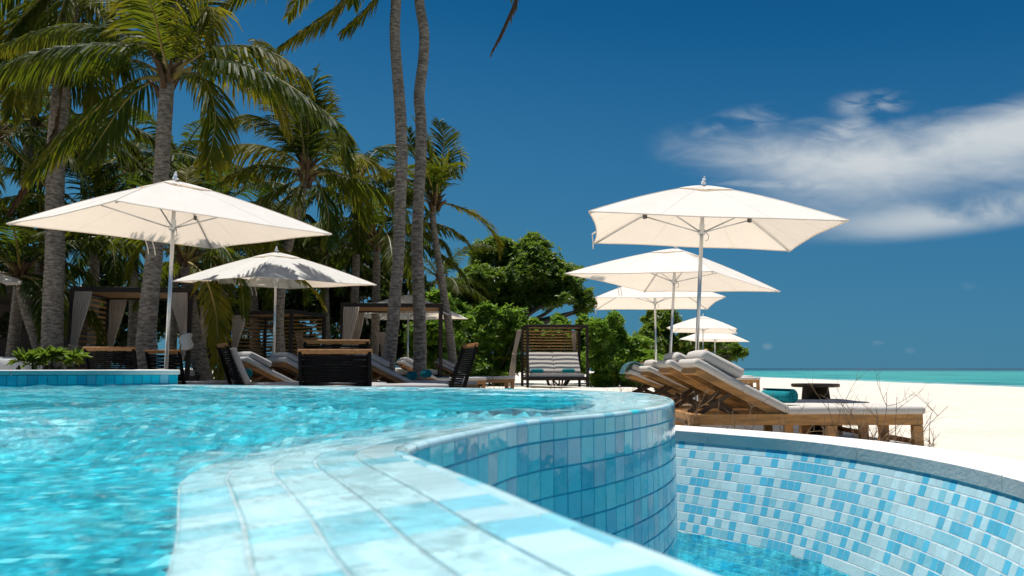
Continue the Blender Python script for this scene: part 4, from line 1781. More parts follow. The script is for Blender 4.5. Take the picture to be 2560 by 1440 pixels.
# first cabana, behind the terrace wall
c1A, c1B, c1D = plan(183, 716, 1.58), plan(477, 720, 1.58), plan(300, 738, 1.58)
make_cabana('cabana', 'dark framed cabana with slatted side behind the leaning palm, left of the others', c1A, c1B, c1D, GL, sides=('left',), bed=True)
c3A, c3B, c3D = plan(856, 757, 1.58), plan(1103, 759, 1.58), plan(905, 772, 1.58)
make_cabana('cabana', 'dark framed cabana with orange lit roof slats in front of two tall trunks', c3A, c3B, c3D, GL, sides=('left',), bed=True)
c2B = plan(729, 775, 1.58)
c2A = c2B + np.array([-1.95, 0.75])
c2D = c2A + np.array([0.55, 1.45])
make_cabana('cabana', 'shaded dark cabana behind the umbrella with palm frond shadows', c2A, c2B, c2D, GL, sides=('left', 'back'), bed=True)
make_cabana('cabana', 'far dim cabana with slatted back in the shade, above the grey loungers', plan(640, 812, 1.44), plan(778, 815, 1.44), plan(655, 815, 1.44) + np.array([0.3, 1.4]), 0.0, sides=('back', 'left'))
make_cabana('cabana', 'far dim cabana with slatted back between the two tall trunks', plan(930, 818, 1.44), plan(1075, 822, 1.44), plan(945, 818, 1.44) + np.array([0.0, 1.6]), 0.0, sides=('back', 'left'))
# daybed on the open sand
dA, dB = at(1319, 962, 27.0)[:2], at(1469, 962, 27.25)[:2]
uu = (dB - dA) / np.linalg.norm(dB - dA)
DAY = make_cabana('cabana', 'sunlit double daybed cabana with striped slat shadows on its cushions', dA, dB, dA + np.array([-uu[1], uu[0]]) * 1.35, 0.0, H=2.13, sides=('back',), bed=True, roof=True, back_cushions=True, nslat=16)


def on_day(x, y, z):
    return np.array([*(dA + uu * x + np.array([-uu[1], uu[0]]) * y), z])


for k_, lab in ((0.42, 'folded teal towel on the daybed, left of two'), (1.52, 'folded teal towel on the daybed, right of two')):
    p = on_day(k_, 0.62, 0.495)
    root = thing('folded_towel', lab, 'towel', tuple(p), math.atan2(uu[1], uu[0]), 'folded towels on the daybed')
    V, F = cushion(0.44, 0.16, 0.12, 9, 0.015, r=0.05)
    MB().add(V, F).build('towel_fold', M['towel'], root, True)


def wz(p2, z):
    return np.array([p2[0], p2[1], z])


u1 = (c1B - c1A) / np.linalg.norm(c1B - c1A)
v1 = np.array([-u1[1], u1[0]])
cf = -0.06
tz, mz, bz_ = GL + 2.0, GL + 0.95, GL + 0.02
curtain(wz(c1A + u1 * 0.22, tz) + (0, cf, 0), wz(c1A + u1 * 0.10, mz) + (0, cf - .02, 0), wz(c1A - u1 * 0.06, bz_) + (0, cf, 0), 0.36, 0.15, 0.24, 'long linen curtain on the front post of the left cabana', seed=1)
cD1 = c1A + v1 * abs(np.dot(c1D - c1A, v1))
curtain(wz(cD1 + u1 * 0.22, tz), wz(cD1 + u1 * 0.10, mz - 0.05), wz(cD1 + u1 * 0.05, bz_), 0.42, 0.12, 0.16, 'linen curtain tied on the rear post of the left cabana, beside the leaning trunk', seed=2)
curtain(wz(c1B - u1 * 0.20, tz) + (0, cf, 0), wz(c1B - u1 * 0.06, mz + 0.1) + (0, cf, 0), wz(c1B - u1 * 0.14, mz - 0.35) + (0, cf, 0), 0.34, 0.12, 0.14, 'linen curtain knotted in a white bundle on the right post of the left cabana', True, seed=3)
cE1 = c1B + v1 * abs(np.dot(c1D - c1A, v1))
curtain(wz(cE1 - u1 * 0.12, tz - 0.1), wz(cE1 - u1 * 0.16, mz - 0.15), wz(cE1 - u1 * 0.18, mz - 0.65), 0.24, 0.10, 0.36, 'linen curtain gathered low on the rear right post of the left cabana', seed=4)
u2 = (c2B - c2A) / np.linalg.norm(c2B - c2A)
curtain(wz(c2A + u2 * 0.32, tz), wz(c2A + u2 * 0.18, mz), wz(c2A + u2 * 0.14, bz_), 0.46, 0.16, 0.22, 'linen curtain of the shaded cabana behind the dappled umbrella pole', yd=tuple(u2), seed=5)
u3 = (c3B - c3A) / np.linalg.norm(c3B - c3A)
v3 = np.array([-u3[1], u3[0]])
curtain(wz(c3A + u3 * 0.22, tz) + (0, cf, 0), wz(c3A + u3 * 0.12, mz + .05) + (0, cf, 0), wz(c3A + u3 * 0.08, bz_) + (0, cf, 0), 0.40, 0.20, 0.24, 'bright linen curtain on the front left post of the orange slatted cabana', seed=6)
cD3 = c3A + v3 * abs(np.dot(c3D - c3A, v3))
curtain(wz(cD3 + u3 * 0.20, tz), wz(cD3 + u3 * 0.12, mz), wz(cD3 + u3 * 0.12, bz_), 0.36, 0.16, 0.20, 'linen curtain on the rear left post of the orange slatted cabana', seed=7)
curtain(on_day(-0.12, -0.05 + 1.2, 2.0), on_day(-0.30, 1.2, 1.15), on_day(-0.42, 1.2, 0.03), 0.16, 0.14, 0.24, 'linen curtain blown out at the left side of the striped daybed', seed=8)
curtain(on_day(2.04 - 0.2, 1.22, 1.98), on_day(1.86, 1.22, 1.15), on_day(1.90, 1.25, 0.62), 0.16, 0.10, 0.10, 'linen curtain tied at the right rear post of the striped daybed', seed=9)
curtain(at(950, 830, 22), at(958, 868, 22), at(962, 905, 22), 0.28, 0.14, 0.2, 'small linen curtain of the far cabana beside the left tall trunk', seed=10)
curtain(at(748, 832, 24), at(750, 870, 24), at(752, 905, 24), 0.24, 0.14, 0.2, 'small linen curtain of the far dim cabana right of the palm trunk', seed=11)


# ------------------------------------------------------------------ rope loungers on the terrace
def rope_lounger(loc, rz, label, back=68, bl=0.78, W=0.80, pad=False):
    bl += 0.09
    """head at x=0: back panel of black rope leaning over the head; foot at +x"""
    root = thing('rope_lounger', label, 'sun lounger', loc, rz, 'black rope loungers by the pool edge')
    L, H = 1.95, 0.21
    a = math.radians(back)
    d = np.array([-math.cos(a), 0, math.sin(a)])
    up = np.array([math.sin(a), 0, math.cos(a)])
    p0 = np.array([0.10, 0, H - 0.02])
    for y in (0, W):
        MB().bar(p0 + (0, y, -0.2), p0 + d * bl + (0, y, 0), 0.035, 0.05, up, 0.004).build('back_post', M['rope'], root)
    MB().bar(p0 + d * bl + (0, -0.03, 0), p0 + d * bl + (0, W + 0.03, 0), 0.055, 0.03, up, 0.006).build('top_rail', M['teak_rail'], root)
    mb = MB()
    n = 26
    rng = random.Random(len(label))
    for k in range(n):
        s = -0.16 + (bl + 0.10) * k / (n - 1)
        wv = rng.uniform(-.006, .006)
        mb.tube([p0 + d * (s + wv) + (0, 0, 0), p0 + d * (s - wv) + (0, W / 2, 0), p0 + d * (s + wv) + (0, W, 0)], 0.0125, 5)
    o = mb.build('rope_weave', M['rope'], root, True)
    tag(o, kind='stuff')
    for y in (-0.02, W + 0.02):
        MB().box((L / 2, y, H - 0.02), (L, 0.05, 0.055), None, 0.005).build('side_rail', M['teak_rail'], root)
        for x in (0.06, L - 0.06):
            MB().box((x, y, (H - 0.05) / 2), (0.05, 0.045, H - 0.05)).build('leg', M['black_metal'], root)
        mb = MB()
        for k in range(5):
            mb.tube([(0.05, y, 0.06 + k * 0.024), (L / 2, y, 0.06 + k * 0.024), (L - 0.05, y, 0.06 + k * 0.024)], 0.010, 5)
        tag(mb.build('side_rope', M['rope'], root, True), kind='stuff')
    MB().box((L - 0.03, W / 2, H - 0.02), (0.055, W - 0.02, 0.05), None, 0.005).build('end_rail', M['teak_rail'], root)
    V, F = cushion(L - 0.25, W - 0.06, 0.10, 4, 0.008)
    MB().add(V + np.array([L / 2 + 0.08, W / 2, H - 0.005]), F).build('seat_mattress', M['mattress_grey'], root, True)
    if not pad:
        return root
    V, F = cushion(0.56, W - 0.08, 0.09, 5, 0.008)
    R = np.stack([d, [0, -1, 0], up], 1)
    MB().add(V @ R.T + p0 + d * 0.36 + up * 0.02 + np.array([0, W / 2, 0]), F).build('back_mattress', M['mattress_grey'], root, True)
    return root


def rl(px, Y, rz, label, **k):
    u, v = uv_of(px, 920)
    return rope_lounger((u * Y, Y, GL), math.radians(rz), label, **k)


# local +y must run along the image when seen from behind: rz=90 puts the foot away from the camera
rl(919, 10.3, 90, 'black rope lounger with tallest teak-topped back, seen from behind left of the tall trunk', back=78, bl=0.59)
rl(925, 9.3, 92, 'black rope lounger with lower teak-topped back, in front of its taller twin', back=74, bl=0.45)
rl(347, 11.2, 92, 'black rope lounger seen from behind above the terrace wall, left of the steel pole', back=64, bl=0.57, W=0.66)
rl(462, 11.8, 84, 'black rope lounger seen from behind above the terrace wall, right of the steel pole', back=64, bl=0.54, W=0.5)
rl(600, 11.3, 28, 'black rope lounger leaning side-on at the left of the grey padded loungers', back=66, bl=0.63, pad=True)
rl(1132, 11.4, 196, 'black rope lounger side-on with long orange rail, right of the two tall trunks', back=68, bl=0.60)

GLG = make_lounger(26, 'mattress_grey', 'teak_rail', 'sun_lounger', True, 'grey padded teak loungers behind the pool')
for k_, (px, Y, rz, lab) in enumerate(((606, 12.6, 40, 'grey padded teak lounger behind the pool, nearer of two by the umbrella pole'),
                                      (704, 13.3, 42, 'grey padded teak lounger behind the pool, second by the umbrella pole'),
                                      (905, 13.2, 30, 'grey padded teak lounger left of the leaning trunk foot'),
                                      (1000, 19.0, 18, 'grey padded teak lounger in sun between the two tall trunks'),
                                      (1015, 20.6, 18, 'grey padded teak lounger further back between the two tall trunks'),
                                      (1090, 21.0, 14, 'pale padded teak lounger end showing right of the rope lounger'))):
    u, v = uv_of(px, 920)
    o_ = GLG if k_ == 0 else dup(GLG, (0, 0, 0))
    o_.location = (u * Y, Y, GL - 0.10)
    o_.rotation_euler = (0, 0, math.radians(rz))
    o_['label'] = lab
for k_, (px, py, Y, lab) in enumerate(((978, 940, 14.2, 'teal rolled towel just right of the leaning trunk'), (1028, 940, 14.6, 'teal rolled towel left of the straight trunk foot'),
                                      (1064, 935, 14.8, 'teal rolled towel right of the straight trunk foot'), (618, 935, 12.4, 'teal towel on the rope lounger left of the grey pillows'))):
    p = at(px, py, Y)
    rolled_towel('rolled_towel', (p[0], p[1], p[2] - 0.08), 0.40, 0.085, 0.3, lab, 'rolled towels behind the pool')


# draped white tables at the far left
def draped_table(px, py, Y, w, d, h, label):
    p = at(px, py, Y)
    root = thing('draped_table', label, 'table', (p[0], p[1], GL), 0.3)
    rows = []
    for i, (k, z) in enumerate(((0.0, h), (0.6, h), (0.97, h), (1.0, h - 0.01), (1.03, h - 0.12), (1.10, h - 0.42))):
        row = []
        for j in range(49):
            a = j / 48 * 2 * math.pi
            c, s = math.cos(a), math.sin(a)
            m = max(abs(c), abs(s)) ** 0.8
            f = 1 + (0.035 * math.sin(a * 9) if i > 3 else 0)
            row.append((c / m * w / 2 * k * f, s / m * d / 2 * k * f, z - (0.05 * abs(math.sin(a * 2)) if i == 5 else 0)))
        rows.append(row)
    sheet('table_cloth', np.array(rows), M['linen'], root)
    mb = MB()
    mb.lathe([(0.22, 0.0), (0.22, 0.02), (0.03, 0.04), (0.03, h - 0.01)], 16)
    mb.build('pedestal', M['black_metal'], root)


draped_table(65, 900, 15.0, 1.2, 0.9, 0.72, 'white draped table behind the left trunks at the picture edge')
draped_table(10, 915, 12.5, 0.9, 0.8, 0.66, 'grey white draped table cut by the left picture edge')


# dark pavilion roof at the far left edge
def pavilion():
    p = at(0, 720, 21)
    root = thing('pavilion', 'dark low pavilion roof at the far left edge behind the palms', 'pavilion', (p[0] - 3.0, p[1], 0))
    MB().box((1.2, 1.5, 2.75), (5.2, 4.0, 0.32), None, 0.02).build('roof', M['frame'], root)
    for x in (-1.2, 1.2, 3.6):
        MB().box((x, -0.3, 1.295), (0.14, 0.14, 2.59)).build('post', M['frame'], root)
    MB().box((1.2, 3.2, 1.29), (5.0, 0.12, 2.58)).build('back_wall', M['frame'], root)


pavilion()


# ------------------------------------------------------------------ people on the far loungers
def person(loc, rz, label, hair):
    root = thing('person', label, 'person', loc, rz)
    J = {'pelvis': (0, 0, .12), 'chest': (-.26, 0, .42), 'neck': (-.37, 0, .60), 'skull': (-.40, 0, .68), 'crown': (-.42, 0, .80),
         'ls': (-.30, .19, .50), 'le': (-.16, .27, .28), 'lh': (.08, .22, .16), 'rs': (-.30, -.19, .50), 're': (-.16, -.27, .28), 'rh': (.08, -.22, .16),
         'lt': (.05, .10, .12), 'lk': (.46, .12, .30), 'la': (.86, .11, .06), 'lf': (.92, .11, .15),
         'rt': (.05, -.10, .12), 'rk': (.48, -.12, .26), 'ra': (.88, -.11, .06), 'rf': (.94, -.11, .15)}
    rad = {'pelvis': (.15, .13), 'chest': (.15, .12), 'neck': (.055, .055), 'skull': (.085, .078), 'crown': (.075, .07), 'ls': .06, 'le': .042, 'lh': .03, 'rs': .06, 're': .042, 'rh': .03,
           'lt': .085, 'lk': .06, 'la': .036, 'lf': .03, 'rt': .085, 'rk': .06, 'ra': .036, 'rf': .03}
    E = [('pelvis', 'chest'), ('chest', 'neck'), ('neck', 'skull'), ('skull', 'crown'), ('chest', 'ls'), ('ls', 'le'), ('le', 'lh'), ('chest', 'rs'), ('rs', 're'), ('re', 'rh'),
         ('pelvis', 'lt'), ('lt', 'lk'), ('lk', 'la'), ('la', 'lf'), ('pelvis', 'rt'), ('rt', 'rk'), ('rk', 'ra'), ('ra', 'rf')]
    ks = list(J)
    me = bpy.data.meshes.new('body')
    me.from_pydata([J[k] for k in ks], [(ks.index(a), ks.index(b)) for a, b in E], [])
    o = link('body', me, M['skin'], root)
    md = o.modifiers.new('skin', 'SKIN')
    sv = me.skin_vertices[0].data
    for i, k in enumerate(ks):
        r = rad[k]
        sv[i].radius = r if isinstance(r, tuple) else (r, r)
        sv[i].use_root = (k == 'pelvis')
    sd = o.modifiers.new('subdiv', 'SUBSURF')
    sd.levels = 2
    sd.render_levels = 2
    bm = bmesh.new()
    bmesh.ops.create_uvsphere(bm, u_segments=18, v_segments=12, radius=1.0)
    rng = random.Random(1)
    for v in bm.verts:
        n = v.co.copy()
        k = 1 + rng.uniform(-.04, .04)
        v.co = Vector((-.43 + n.x * .105 * k, n.y * .098 * k, .775 + n.z * .12 * k))
        if n.x > 0.35 and n.z < 0.35:
            v.co.x -= 0.08
    mh = bpy.data.meshes.new('hair')
    bm.to_mesh(mh)
    bm.free()
    link('hair', mh, M[hair], root, True)
    fm = MB()
    fm.add(*cushion(.04, .03, .05, 1, 0.0, r=.012))
    fm.v = [(x - .315, y, z + .70) for x, y, z in fm.v]
    fm.build('nose', M['skin'], root, True)
    mb = MB()
    mb.lathe([(.155, -.02), (.165, .05), (.155, .14)], 18, (.02, 0, .06))
    mb.build('swimwear', M['cloth_dark'], root, True)
    return root


LP1 = dup(protos[28], (6.75, 29.5, -0.02), 0.0, 'far teak lounger carrying the blonde sunbather, hidden behind the nearer pillows')
LP2 = dup(protos[28], (7.10, 30.8, -0.02), 0.0, 'far teak lounger carrying the brown haired sunbather, hidden behind the nearer pillows')
person((7.68, 29.86, 0.48), 0.0, 'person with blonde hair reclining, head showing left of the steel pole', 'hair_blonde')
person((8.02, 31.16, 0.50), 0.0, 'person with brown hair reclining, head showing right of the steel pole', 'hair_brown')


# ------------------------------------------------------------------ palms
def frond_mesh(path, seed, leaf=0.75, hang=0.75, width=0.045, start=0.14, gap=0.045, ragged=0.075, spear=False):
    rng = np.random.default_rng(seed)
    C = spline(np.asarray(path, float), 0.05)
    L = np.linalg.norm(np.diff(C, axis=0), axis=1).sum()
    n = max(12, int(L * (1 - start) / gap))
    tt = np.linspace(start, 0.995, n)
    tt = tt + rng.normal(0, 0.25 / n, n)
    tt = np.clip(tt, start, 1)
    idx = tt * (len(C) - 1)
    P = np.stack([np.interp(idx, np.arange(len(C)), C[:, j]) for j in range(3)], 1)
    TG = np.gradient(C, axis=0)
    TG /= np.linalg.norm(TG, axis=1)[:, None]
    T = np.stack([np.interp(idx, np.arange(len(C)), TG[:, j]) for j in range(3)], 1)
    T /= np.linalg.norm(T, axis=1)[:, None]
    upv = np.array([0, 0, 1.0])
    S = np.cross(T, upv)
    # steep stretches keep the last sound side vector
    ref = np.cross(C[-1] - C[0] + np.array([1e-3, 0, 0]), upv)
    ref /= np.linalg.norm(ref) + 1e-9
    m = np.linalg.norm(S, axis=1)
    S = np.where((m > 0.25)[:, None], S / (m[:, None] + 1e-9), ref)
    for i in range(1, n):
        if S[i].dot(S[i - 1]) < 0:
            S[i] = -S[i]
    N = np.cross(S, T)
    V, F, A = [], [], []
    vb = 0
    prof = np.interp(tt, [start, start + .08, .35, .6, .85, 1.0], [.35, .75, 1.0, .92, .62, .30])
    blocks4, blocks3 = [], []
    for s in (-1, 1):
        l = leaf * prof * rng.uniform(1 - ragged * 2, 1 + ragged, n)
        steep = np.clip(np.abs(T[:, 2]), 0, 1)
        side = 0.70 if not spear else 0.12
        fw = (0.45 + 0.5 * tt)[:, None] + (1.2 if spear else 0)
        hg = hang * (1 - 0.55 * steep)[:, None]
        d0 = s * S * side + T * fw + N * 0.22 - upv * hg * 0.65 + rng.normal(0, ragged, (n, 3))
        d0 /= np.linalg.norm(d0, axis=1)[:, None]
        d1 = d0 - upv * hg * 0.75 + rng.normal(0, ragged * .7, (n, 3))
        d1 /= np.linalg.norm(d1, axis=1)[:, None]
        d2 = d1 - upv * hg * 1.0 + rng.normal(0, ragged, (n, 3))
        d2 /= np.linalg.norm(d2, axis=1)[:, None]
        p0 = P
        p1 = p0 + d0 * (l * .38)[:, None]
        p2 = p1 + d1 * (l * .34)[:, None]
        p3 = p2 + d2 * (l * .28)[:, None]
        tw = rng.normal(0, 0.35, (n, 1))
        pts = []
        for p, d, w, t in ((p0, d0, .55, 0.), (p1, d1, 1., .35), (p2, d2, .75, .7)):
            W = T - d * (T * d).sum(1)[:, None]
            W = W + np.cross(d, W) * tw
            W /= np.linalg.norm(W, axis=1)[:, None] + 1e-9
            pts += [(p - W * width * w / 2, t), (p + W * width * w / 2, t)]
        pts.append((p3, 1.0))
        vv = np.stack([q[0] for q in pts], 1)        # n,7,3
        V.append(vv.reshape(-1, 3))
        A.append(np.tile([q[1] for q in pts], n) * 0.6 + np.repeat(tt, 7) * 0.4)
        b = vb + np.arange(n) * 7
        blocks4 += [np.stack([b, b + 1, b + 3, b + 2], 1), np.stack([b + 2, b + 3, b + 5, b + 4], 1)]
        blocks3 += [np.stack([b + 4, b + 5, b + 6], 1)]
        vb += n * 7
    # rachis
    mb = MB()
    rr = np.linspace(0.030, 0.005, len(C)) * (1 + 0.8 * np.exp(-np.linspace(0, 1, len(C)) * 14))
    st = max(1, len(C) // 22)
    sel = list(range(0, len(C), st))
    if sel[-1] != len(C) - 1:
        sel.append(len(C) - 1)
    mb.tube(C[sel], rr[sel], 5)
    V.append(np.array(mb.v))
    A.append(np.full(len(mb.v), 0.4))
    rq = np.array([f for f in mb.f if len(f) == 4]) + vb
    nq = sum(len(b) for b in blocks4)
    n3 = sum(len(b) for b in blocks3)
    me = np_mesh('frond', np.vstack(V), [np.vstack(blocks4), rq, np.vstack(blocks3)], [0] * nq + [1] * len(rq) + [0] * n3, {'t': np.concatenate(A)})
    return me


def add_frond(root, path, seed, far=False, dead=False, **k):
    o_loc = np.array(root.location)
    me = frond_mesh(np.asarray(path) - o_loc, seed, **k)
    me.materials.append(M['frond_dead'] if dead else (M['frond_far'] if far else M['frond']))
    me.materials.append(M['frond_dead'] if dead else M['rachis'])
    o = bpy.data.objects.new('frond', me)
    COL.objects.link(o)
    o.parent = root
    return o


def generic_path(c, az, el, L, droop, rng):
    """arching path from crown point c"""
    n = 8
    p = np.array(c, float)
    out = [p.copy()]
    e = el
    a = az
    for i in range(n):
        d = np.array([math.cos(a) * math.cos(e), math.sin(a) * math.cos(e), math.sin(e)])
        p = p + d * L / n
        out.append(p.copy())
        e -= droop / n * (0.5 + 1.0 * i / n)
        e = max(e, -1.45)
        a += rng.normal(0, 0.04)
    return np.array(out)


def palm_trunk(root, path, r0, r1, seed):
    rng = np.random.default_rng(seed)
    C = spline(np.asarray(path, float) - np.array(root.location), 0.02)
    L = np.linalg.norm(np.diff(C, axis=0), axis=1).sum()
    pitch = rng.uniform(.060, .080)
    s, rows = 0.0, []
    while s < L:
        h = pitch * rng.uniform(.55, 1.7)
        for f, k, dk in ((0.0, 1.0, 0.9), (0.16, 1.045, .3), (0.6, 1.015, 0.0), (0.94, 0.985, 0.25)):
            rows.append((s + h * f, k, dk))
        s += h
    rows = [r for r in rows if r[0] < L]
    S = np.array([r[0] for r in rows])
    P, _ = at_s(C, S)
    base = np.linspace(r0, r1, len(S)) * (1 + 0.45 * np.exp(-S / 0.35))
    n = 18
    T = np.gradient(P, axis=0)
    T /= np.linalg.norm(T, axis=1)[:, None]
    x = np.cross(T, (0, 1, 0))
    x /= np.linalg.norm(x, axis=1)[:, None]
    y = np.cross(T, x)
    V, A = [], []
    ph = rng.uniform(0, 6, 4)
    for i in range(len(S)):
        for k in range(n):
            a = 2 * math.pi * k / n
            lump = 1 + 0.03 * math.sin(2 * a + ph[0] + S[i] * 1.3) + 0.02 * math.sin(3 * a + ph[1] + S[i] * 4) + rng.normal(0, .010)
            slant = 0.012 * math.sin(a + ph[2] + S[i] * .8)
            V.append(P[i] + base[i] * rows[i][1] * lump * (math.cos(a) * x[i] + math.sin(a) * y[i]) + T[i] * slant)
            A.append(rows[i][2] * rng.uniform(.4, 1))
    m = len(S)
    i = (np.arange(m - 1)[:, None] * n + np.arange(n)[None, :])
    j = (np.arange(m - 1)[:, None] * n + (np.arange(n)[None, :] + 1) % n)
    F = np.stack([i, j, j + n, i + n], -1).reshape(-1, 4)
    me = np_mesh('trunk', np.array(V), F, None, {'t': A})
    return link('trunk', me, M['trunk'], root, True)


def fibre(root, c, seed):
    """brown leaf-base sheaths under the crown"""
    rng = np.random.default_rng(seed)
    mb = MB()
    c = np.array(c) - np.array(root.location)
    for k in range(14):
        a = rng.uniform(0, 6.28)
        d = np.array([math.cos(a), math.sin(a), 0])
        z = rng.uniform(-0.35, 0.15)
        mb.tube([c + d * 0.09 + (0, 0, z), c + d * 0.17 + (0, 0, z + .16), c + d * rng.uniform(.2, .36) + (0, 0, z + rng.uniform(.2, .38))], [0.055, 0.042, 0.012], 6)
    o = mb.build('leaf_base', M['frond_dead'], root, True)
    a_ = o.data.attributes.new('t', 'FLOAT', 'POINT')
    return o


PALMS = []


def palm(label, trunk_px, Y, r0, r1, hero=(), generic=0, gl=3.2, seed=0, far=False, crown_up=0.0, leaf=0.75, az_range=(0, 6.283), gz=None, hang=0.8, width=0.038, el=(0.15, 1.15), gap=0.032):
    rng = np.random.default_rng(seed)
    pts = [at(x, y, Y) for x, y in trunk_px]
    base = pts[0].copy()
    g = float(sand_h(np.array(base[0]), np.array(base[1]))) if gz is None else gz
    if base[2] > g + 0.02:
        d = pts[0] - pts[1]
        k = (base[2] - g) / max(0.2, -d[2]) if d[2] < 0 else 0
        k = min(k, 6)
        nb = pts[0] + d * k
        nb[2] = g - 0.05
        pts = [nb] + pts
    root = thing('palm_tree', label, 'palm tree', tuple(pts[0]), 0, 'coconut palms')
    palm_trunk(root, pts, r0, r1, seed)
    c = pts[-1]
    for k, h in enumerate(hero):
        kw = {}
        if isinstance(h, tuple):
            h, kw = h
        add_frond(root, [at(*q) for q in h], seed * 100 + k, far, **{'leaf': leaf, 'hang': hang, 'width': width, 'gap': gap, **kw})
    for k in range(generic):
        az = az_range[0] + (az_range[1] - az_range[0]) * (k + rng.uniform(-.3, .3)) / max(1, generic)
        e = rng.uniform(*el) if k % 3 else rng.uniform(-0.35, 0.25)
        add_frond(root, generic_path(c, az, e, gl * rng.uniform(.8, 1.1), rng.uniform(1.3, 2.3), rng), seed * 100 + 40 + k, far, leaf=leaf, hang=hang, width=width, gap=gap)
    fibre(root, c, seed)
    return root


palm('palm with a full crown above the terrace umbrella, trunk leaning behind its pole',
     [(362, 905), (366, 840), (375, 740), (385, 640), (400, 480), (410, 330), (418, 195)], 13, 0.150, 0.112,
     hero=[[(420, 190, 13), (385, 132, 12.9), (335, 108, 12.7), (180, 115, 12.4), (60, 145, 12.2), (-60, 195, 12.0)],
           [(420, 185, 13), (380, 112, 13.2), (300, 70, 13.4), (150, 65, 13.6), (0, 118, 13.8)],
           [(415, 195, 13), (360, 195, 12.8), (300, 225, 12.6), (180, 325, 12.4), (70, 440, 12.3)],
           [(415, 195, 13), (375, 205, 13.3), (320, 245, 13.4), (260, 330, 13.5), (215, 400, 13.5)],
           [(425, 190, 13), (480, 148, 12.9), (540, 118, 12.8), (640, 118, 12.7), (730, 160, 12.6), (768, 215, 12.6)],
           [(425, 195, 13), (480, 168, 12.8), (560, 148, 12.5), (680, 190, 12.3), (790, 262, 12.2), (850, 325, 12.1), (866, 420, 12.1)],
           [(430, 195, 13), (470, 182, 12.7), (512, 200, 12.5), (537, 280, 12.4), (530, 360, 12.35), (512, 420, 12.3)],
           [(425, 190, 13), (432, 120, 13), (440, 40, 13.1), (450, -60, 13.3)],
           [(430, 190, 13), (465, 110, 13), (505, 35, 13), (522, 15, 13), (527, 60, 12.9), (518, 115, 12.9)],
           [(420, 190, 13), (400, 120, 13.2), (360, 50, 13.5), (300, 0, 13.7), (200, -20, 14)],
           [(425, 190, 13), (400, 100, 12.7), (380, 20, 12.2), (330, -60, 11.6)],
           [(430, 190, 13), (520, 160, 13.8), (600, 170, 14.5), (680, 230, 15), (720, 330, 15.2)],
           [(415, 190, 13), (330, 150, 13.8), (230, 170, 14.5), (130, 270, 15)],
           [(420, 190, 13), (440, 110, 13.6), (480, 20, 14.2), (530, -60, 14.8)]],
     generic=0, gl=3.3, seed=1, leaf=0.95, hang=1.0, width=0.036, gap=0.027, az_range=(0.2, 3.4))

palm('palm with the thick straight trunk at the far left, behind the umbrella corner',
     [(132, 925), (130, 850), (133, 760), (137, 640), (137, 500), (140, 400), (148, 280), (160, 150), (175, 30), (185, -60)], 14.7, 0.178, 0.145,
     hero=[[(185, -60, 14.70), (120, -20, 14.60), (40, 60, 14.50), (-40, 180, 14.40)],
           [(185, -60, 14.70), (280, -40, 14.60), (370, 10, 14.50), (420, 80, 14.40), (432, 150, 14.40)],
           [(185, -60, 14.70), (240, 10, 14.40), (285, 90, 14.30), (300, 180, 14.30)],
           [(185, -60, 14.70), (100, 40, 14.90), (55, 160, 15.00), (30, 290, 15.10)],
           [(185, -60, 14.70), (150, 40, 14.40), (115, 150, 14.30), (90, 270, 14.20)],
           [(185, -60, 14.70), (210, 60, 15.00), (235, 180, 15.20), (225, 290, 15.30)],
           [(185, -60, 14.70), (330, -70, 14.80), (440, -30, 14.80), (500, 40, 14.80)],
           [(185, -60, 14.70), (60, -40, 14.90), (-30, 40, 15.00), (-70, 120, 15.00)],
           ([(185, -60, 14.70), (160, 150, 14.50), (140, 330, 14.45), (85, 430, 14.40), (22, 535, 14.40)], {'dead': True, 'start': 0.55, 'leaf': 0.45, 'hang': 1.0})],
     generic=3, gl=3.2, seed=2, leaf=1.0, hang=1.0, width=0.042, az_range=(0.3, 3.0), gap=0.028)

palm('tall palm cut off by the picture top, left one of the two tall trunks',
     [(968, 940), (972, 900), (980, 830), (988, 740), (996, 640), (1000, 520), (1004, 400), (1002, 300), (993, 180), (987, 80), (990, 0), (993, -120), (1000, -260)], 15, 0.122, 0.095,
     hero=[[(1000, -260, 15), (930, -110, 14.8), (862, 0, 14.6), (790, 58, 14.5), (704, 114, 14.4)],
           [(1000, -260, 15), (985, -120, 14.8), (950, -20, 14.7), (900, 42, 14.6), (858, 78, 14.6)],
           [(1000, -260, 15), (800, -170, 14.8), (650, -55, 14.7), (525, 42, 14.6)],
           [(1000, -260, 15), (900, -200, 15.5), (780, -60, 16), (720, 40, 16.2)]],
     generic=9, gl=3.4, seed=3, leaf=0.85, hang=0.9)
palm('tall wavy palm cut off by the picture top, right one of the two tall trunks',
     [(1048, 940), (1050, 880), (1049, 800), (1045, 700), (1043, 600), (1047, 480), (1052, 400), (1052, 300), (1048, 240), (1058, 150), (1060, 80), (1048, 0), (1040, -120), (1045, -280)], 15.5, 0.122, 0.092,
     hero=[([(1045, -280, 15.5), (1180, -240, 15.4), (1290, -120, 15.4), (1292, -20, 15.4), (1262, 60, 15.4), (1230, 128, 15.4)], {'dead': True, 'spear': True, 'leaf': 0.55, 'hang': 0.5, 'gap': 0.05}),
           ([(1045, -280, 15.5), (1170, -250, 15.3), (1270, -110, 15.3), (1262, -10, 15.3)], {'dead': True, 'leaf': 0.4, 'hang': 0.9})],
     generic=9, gl=3.2, seed=4, leaf=0.85, hang=0.9, el=(0.3, 1.2))
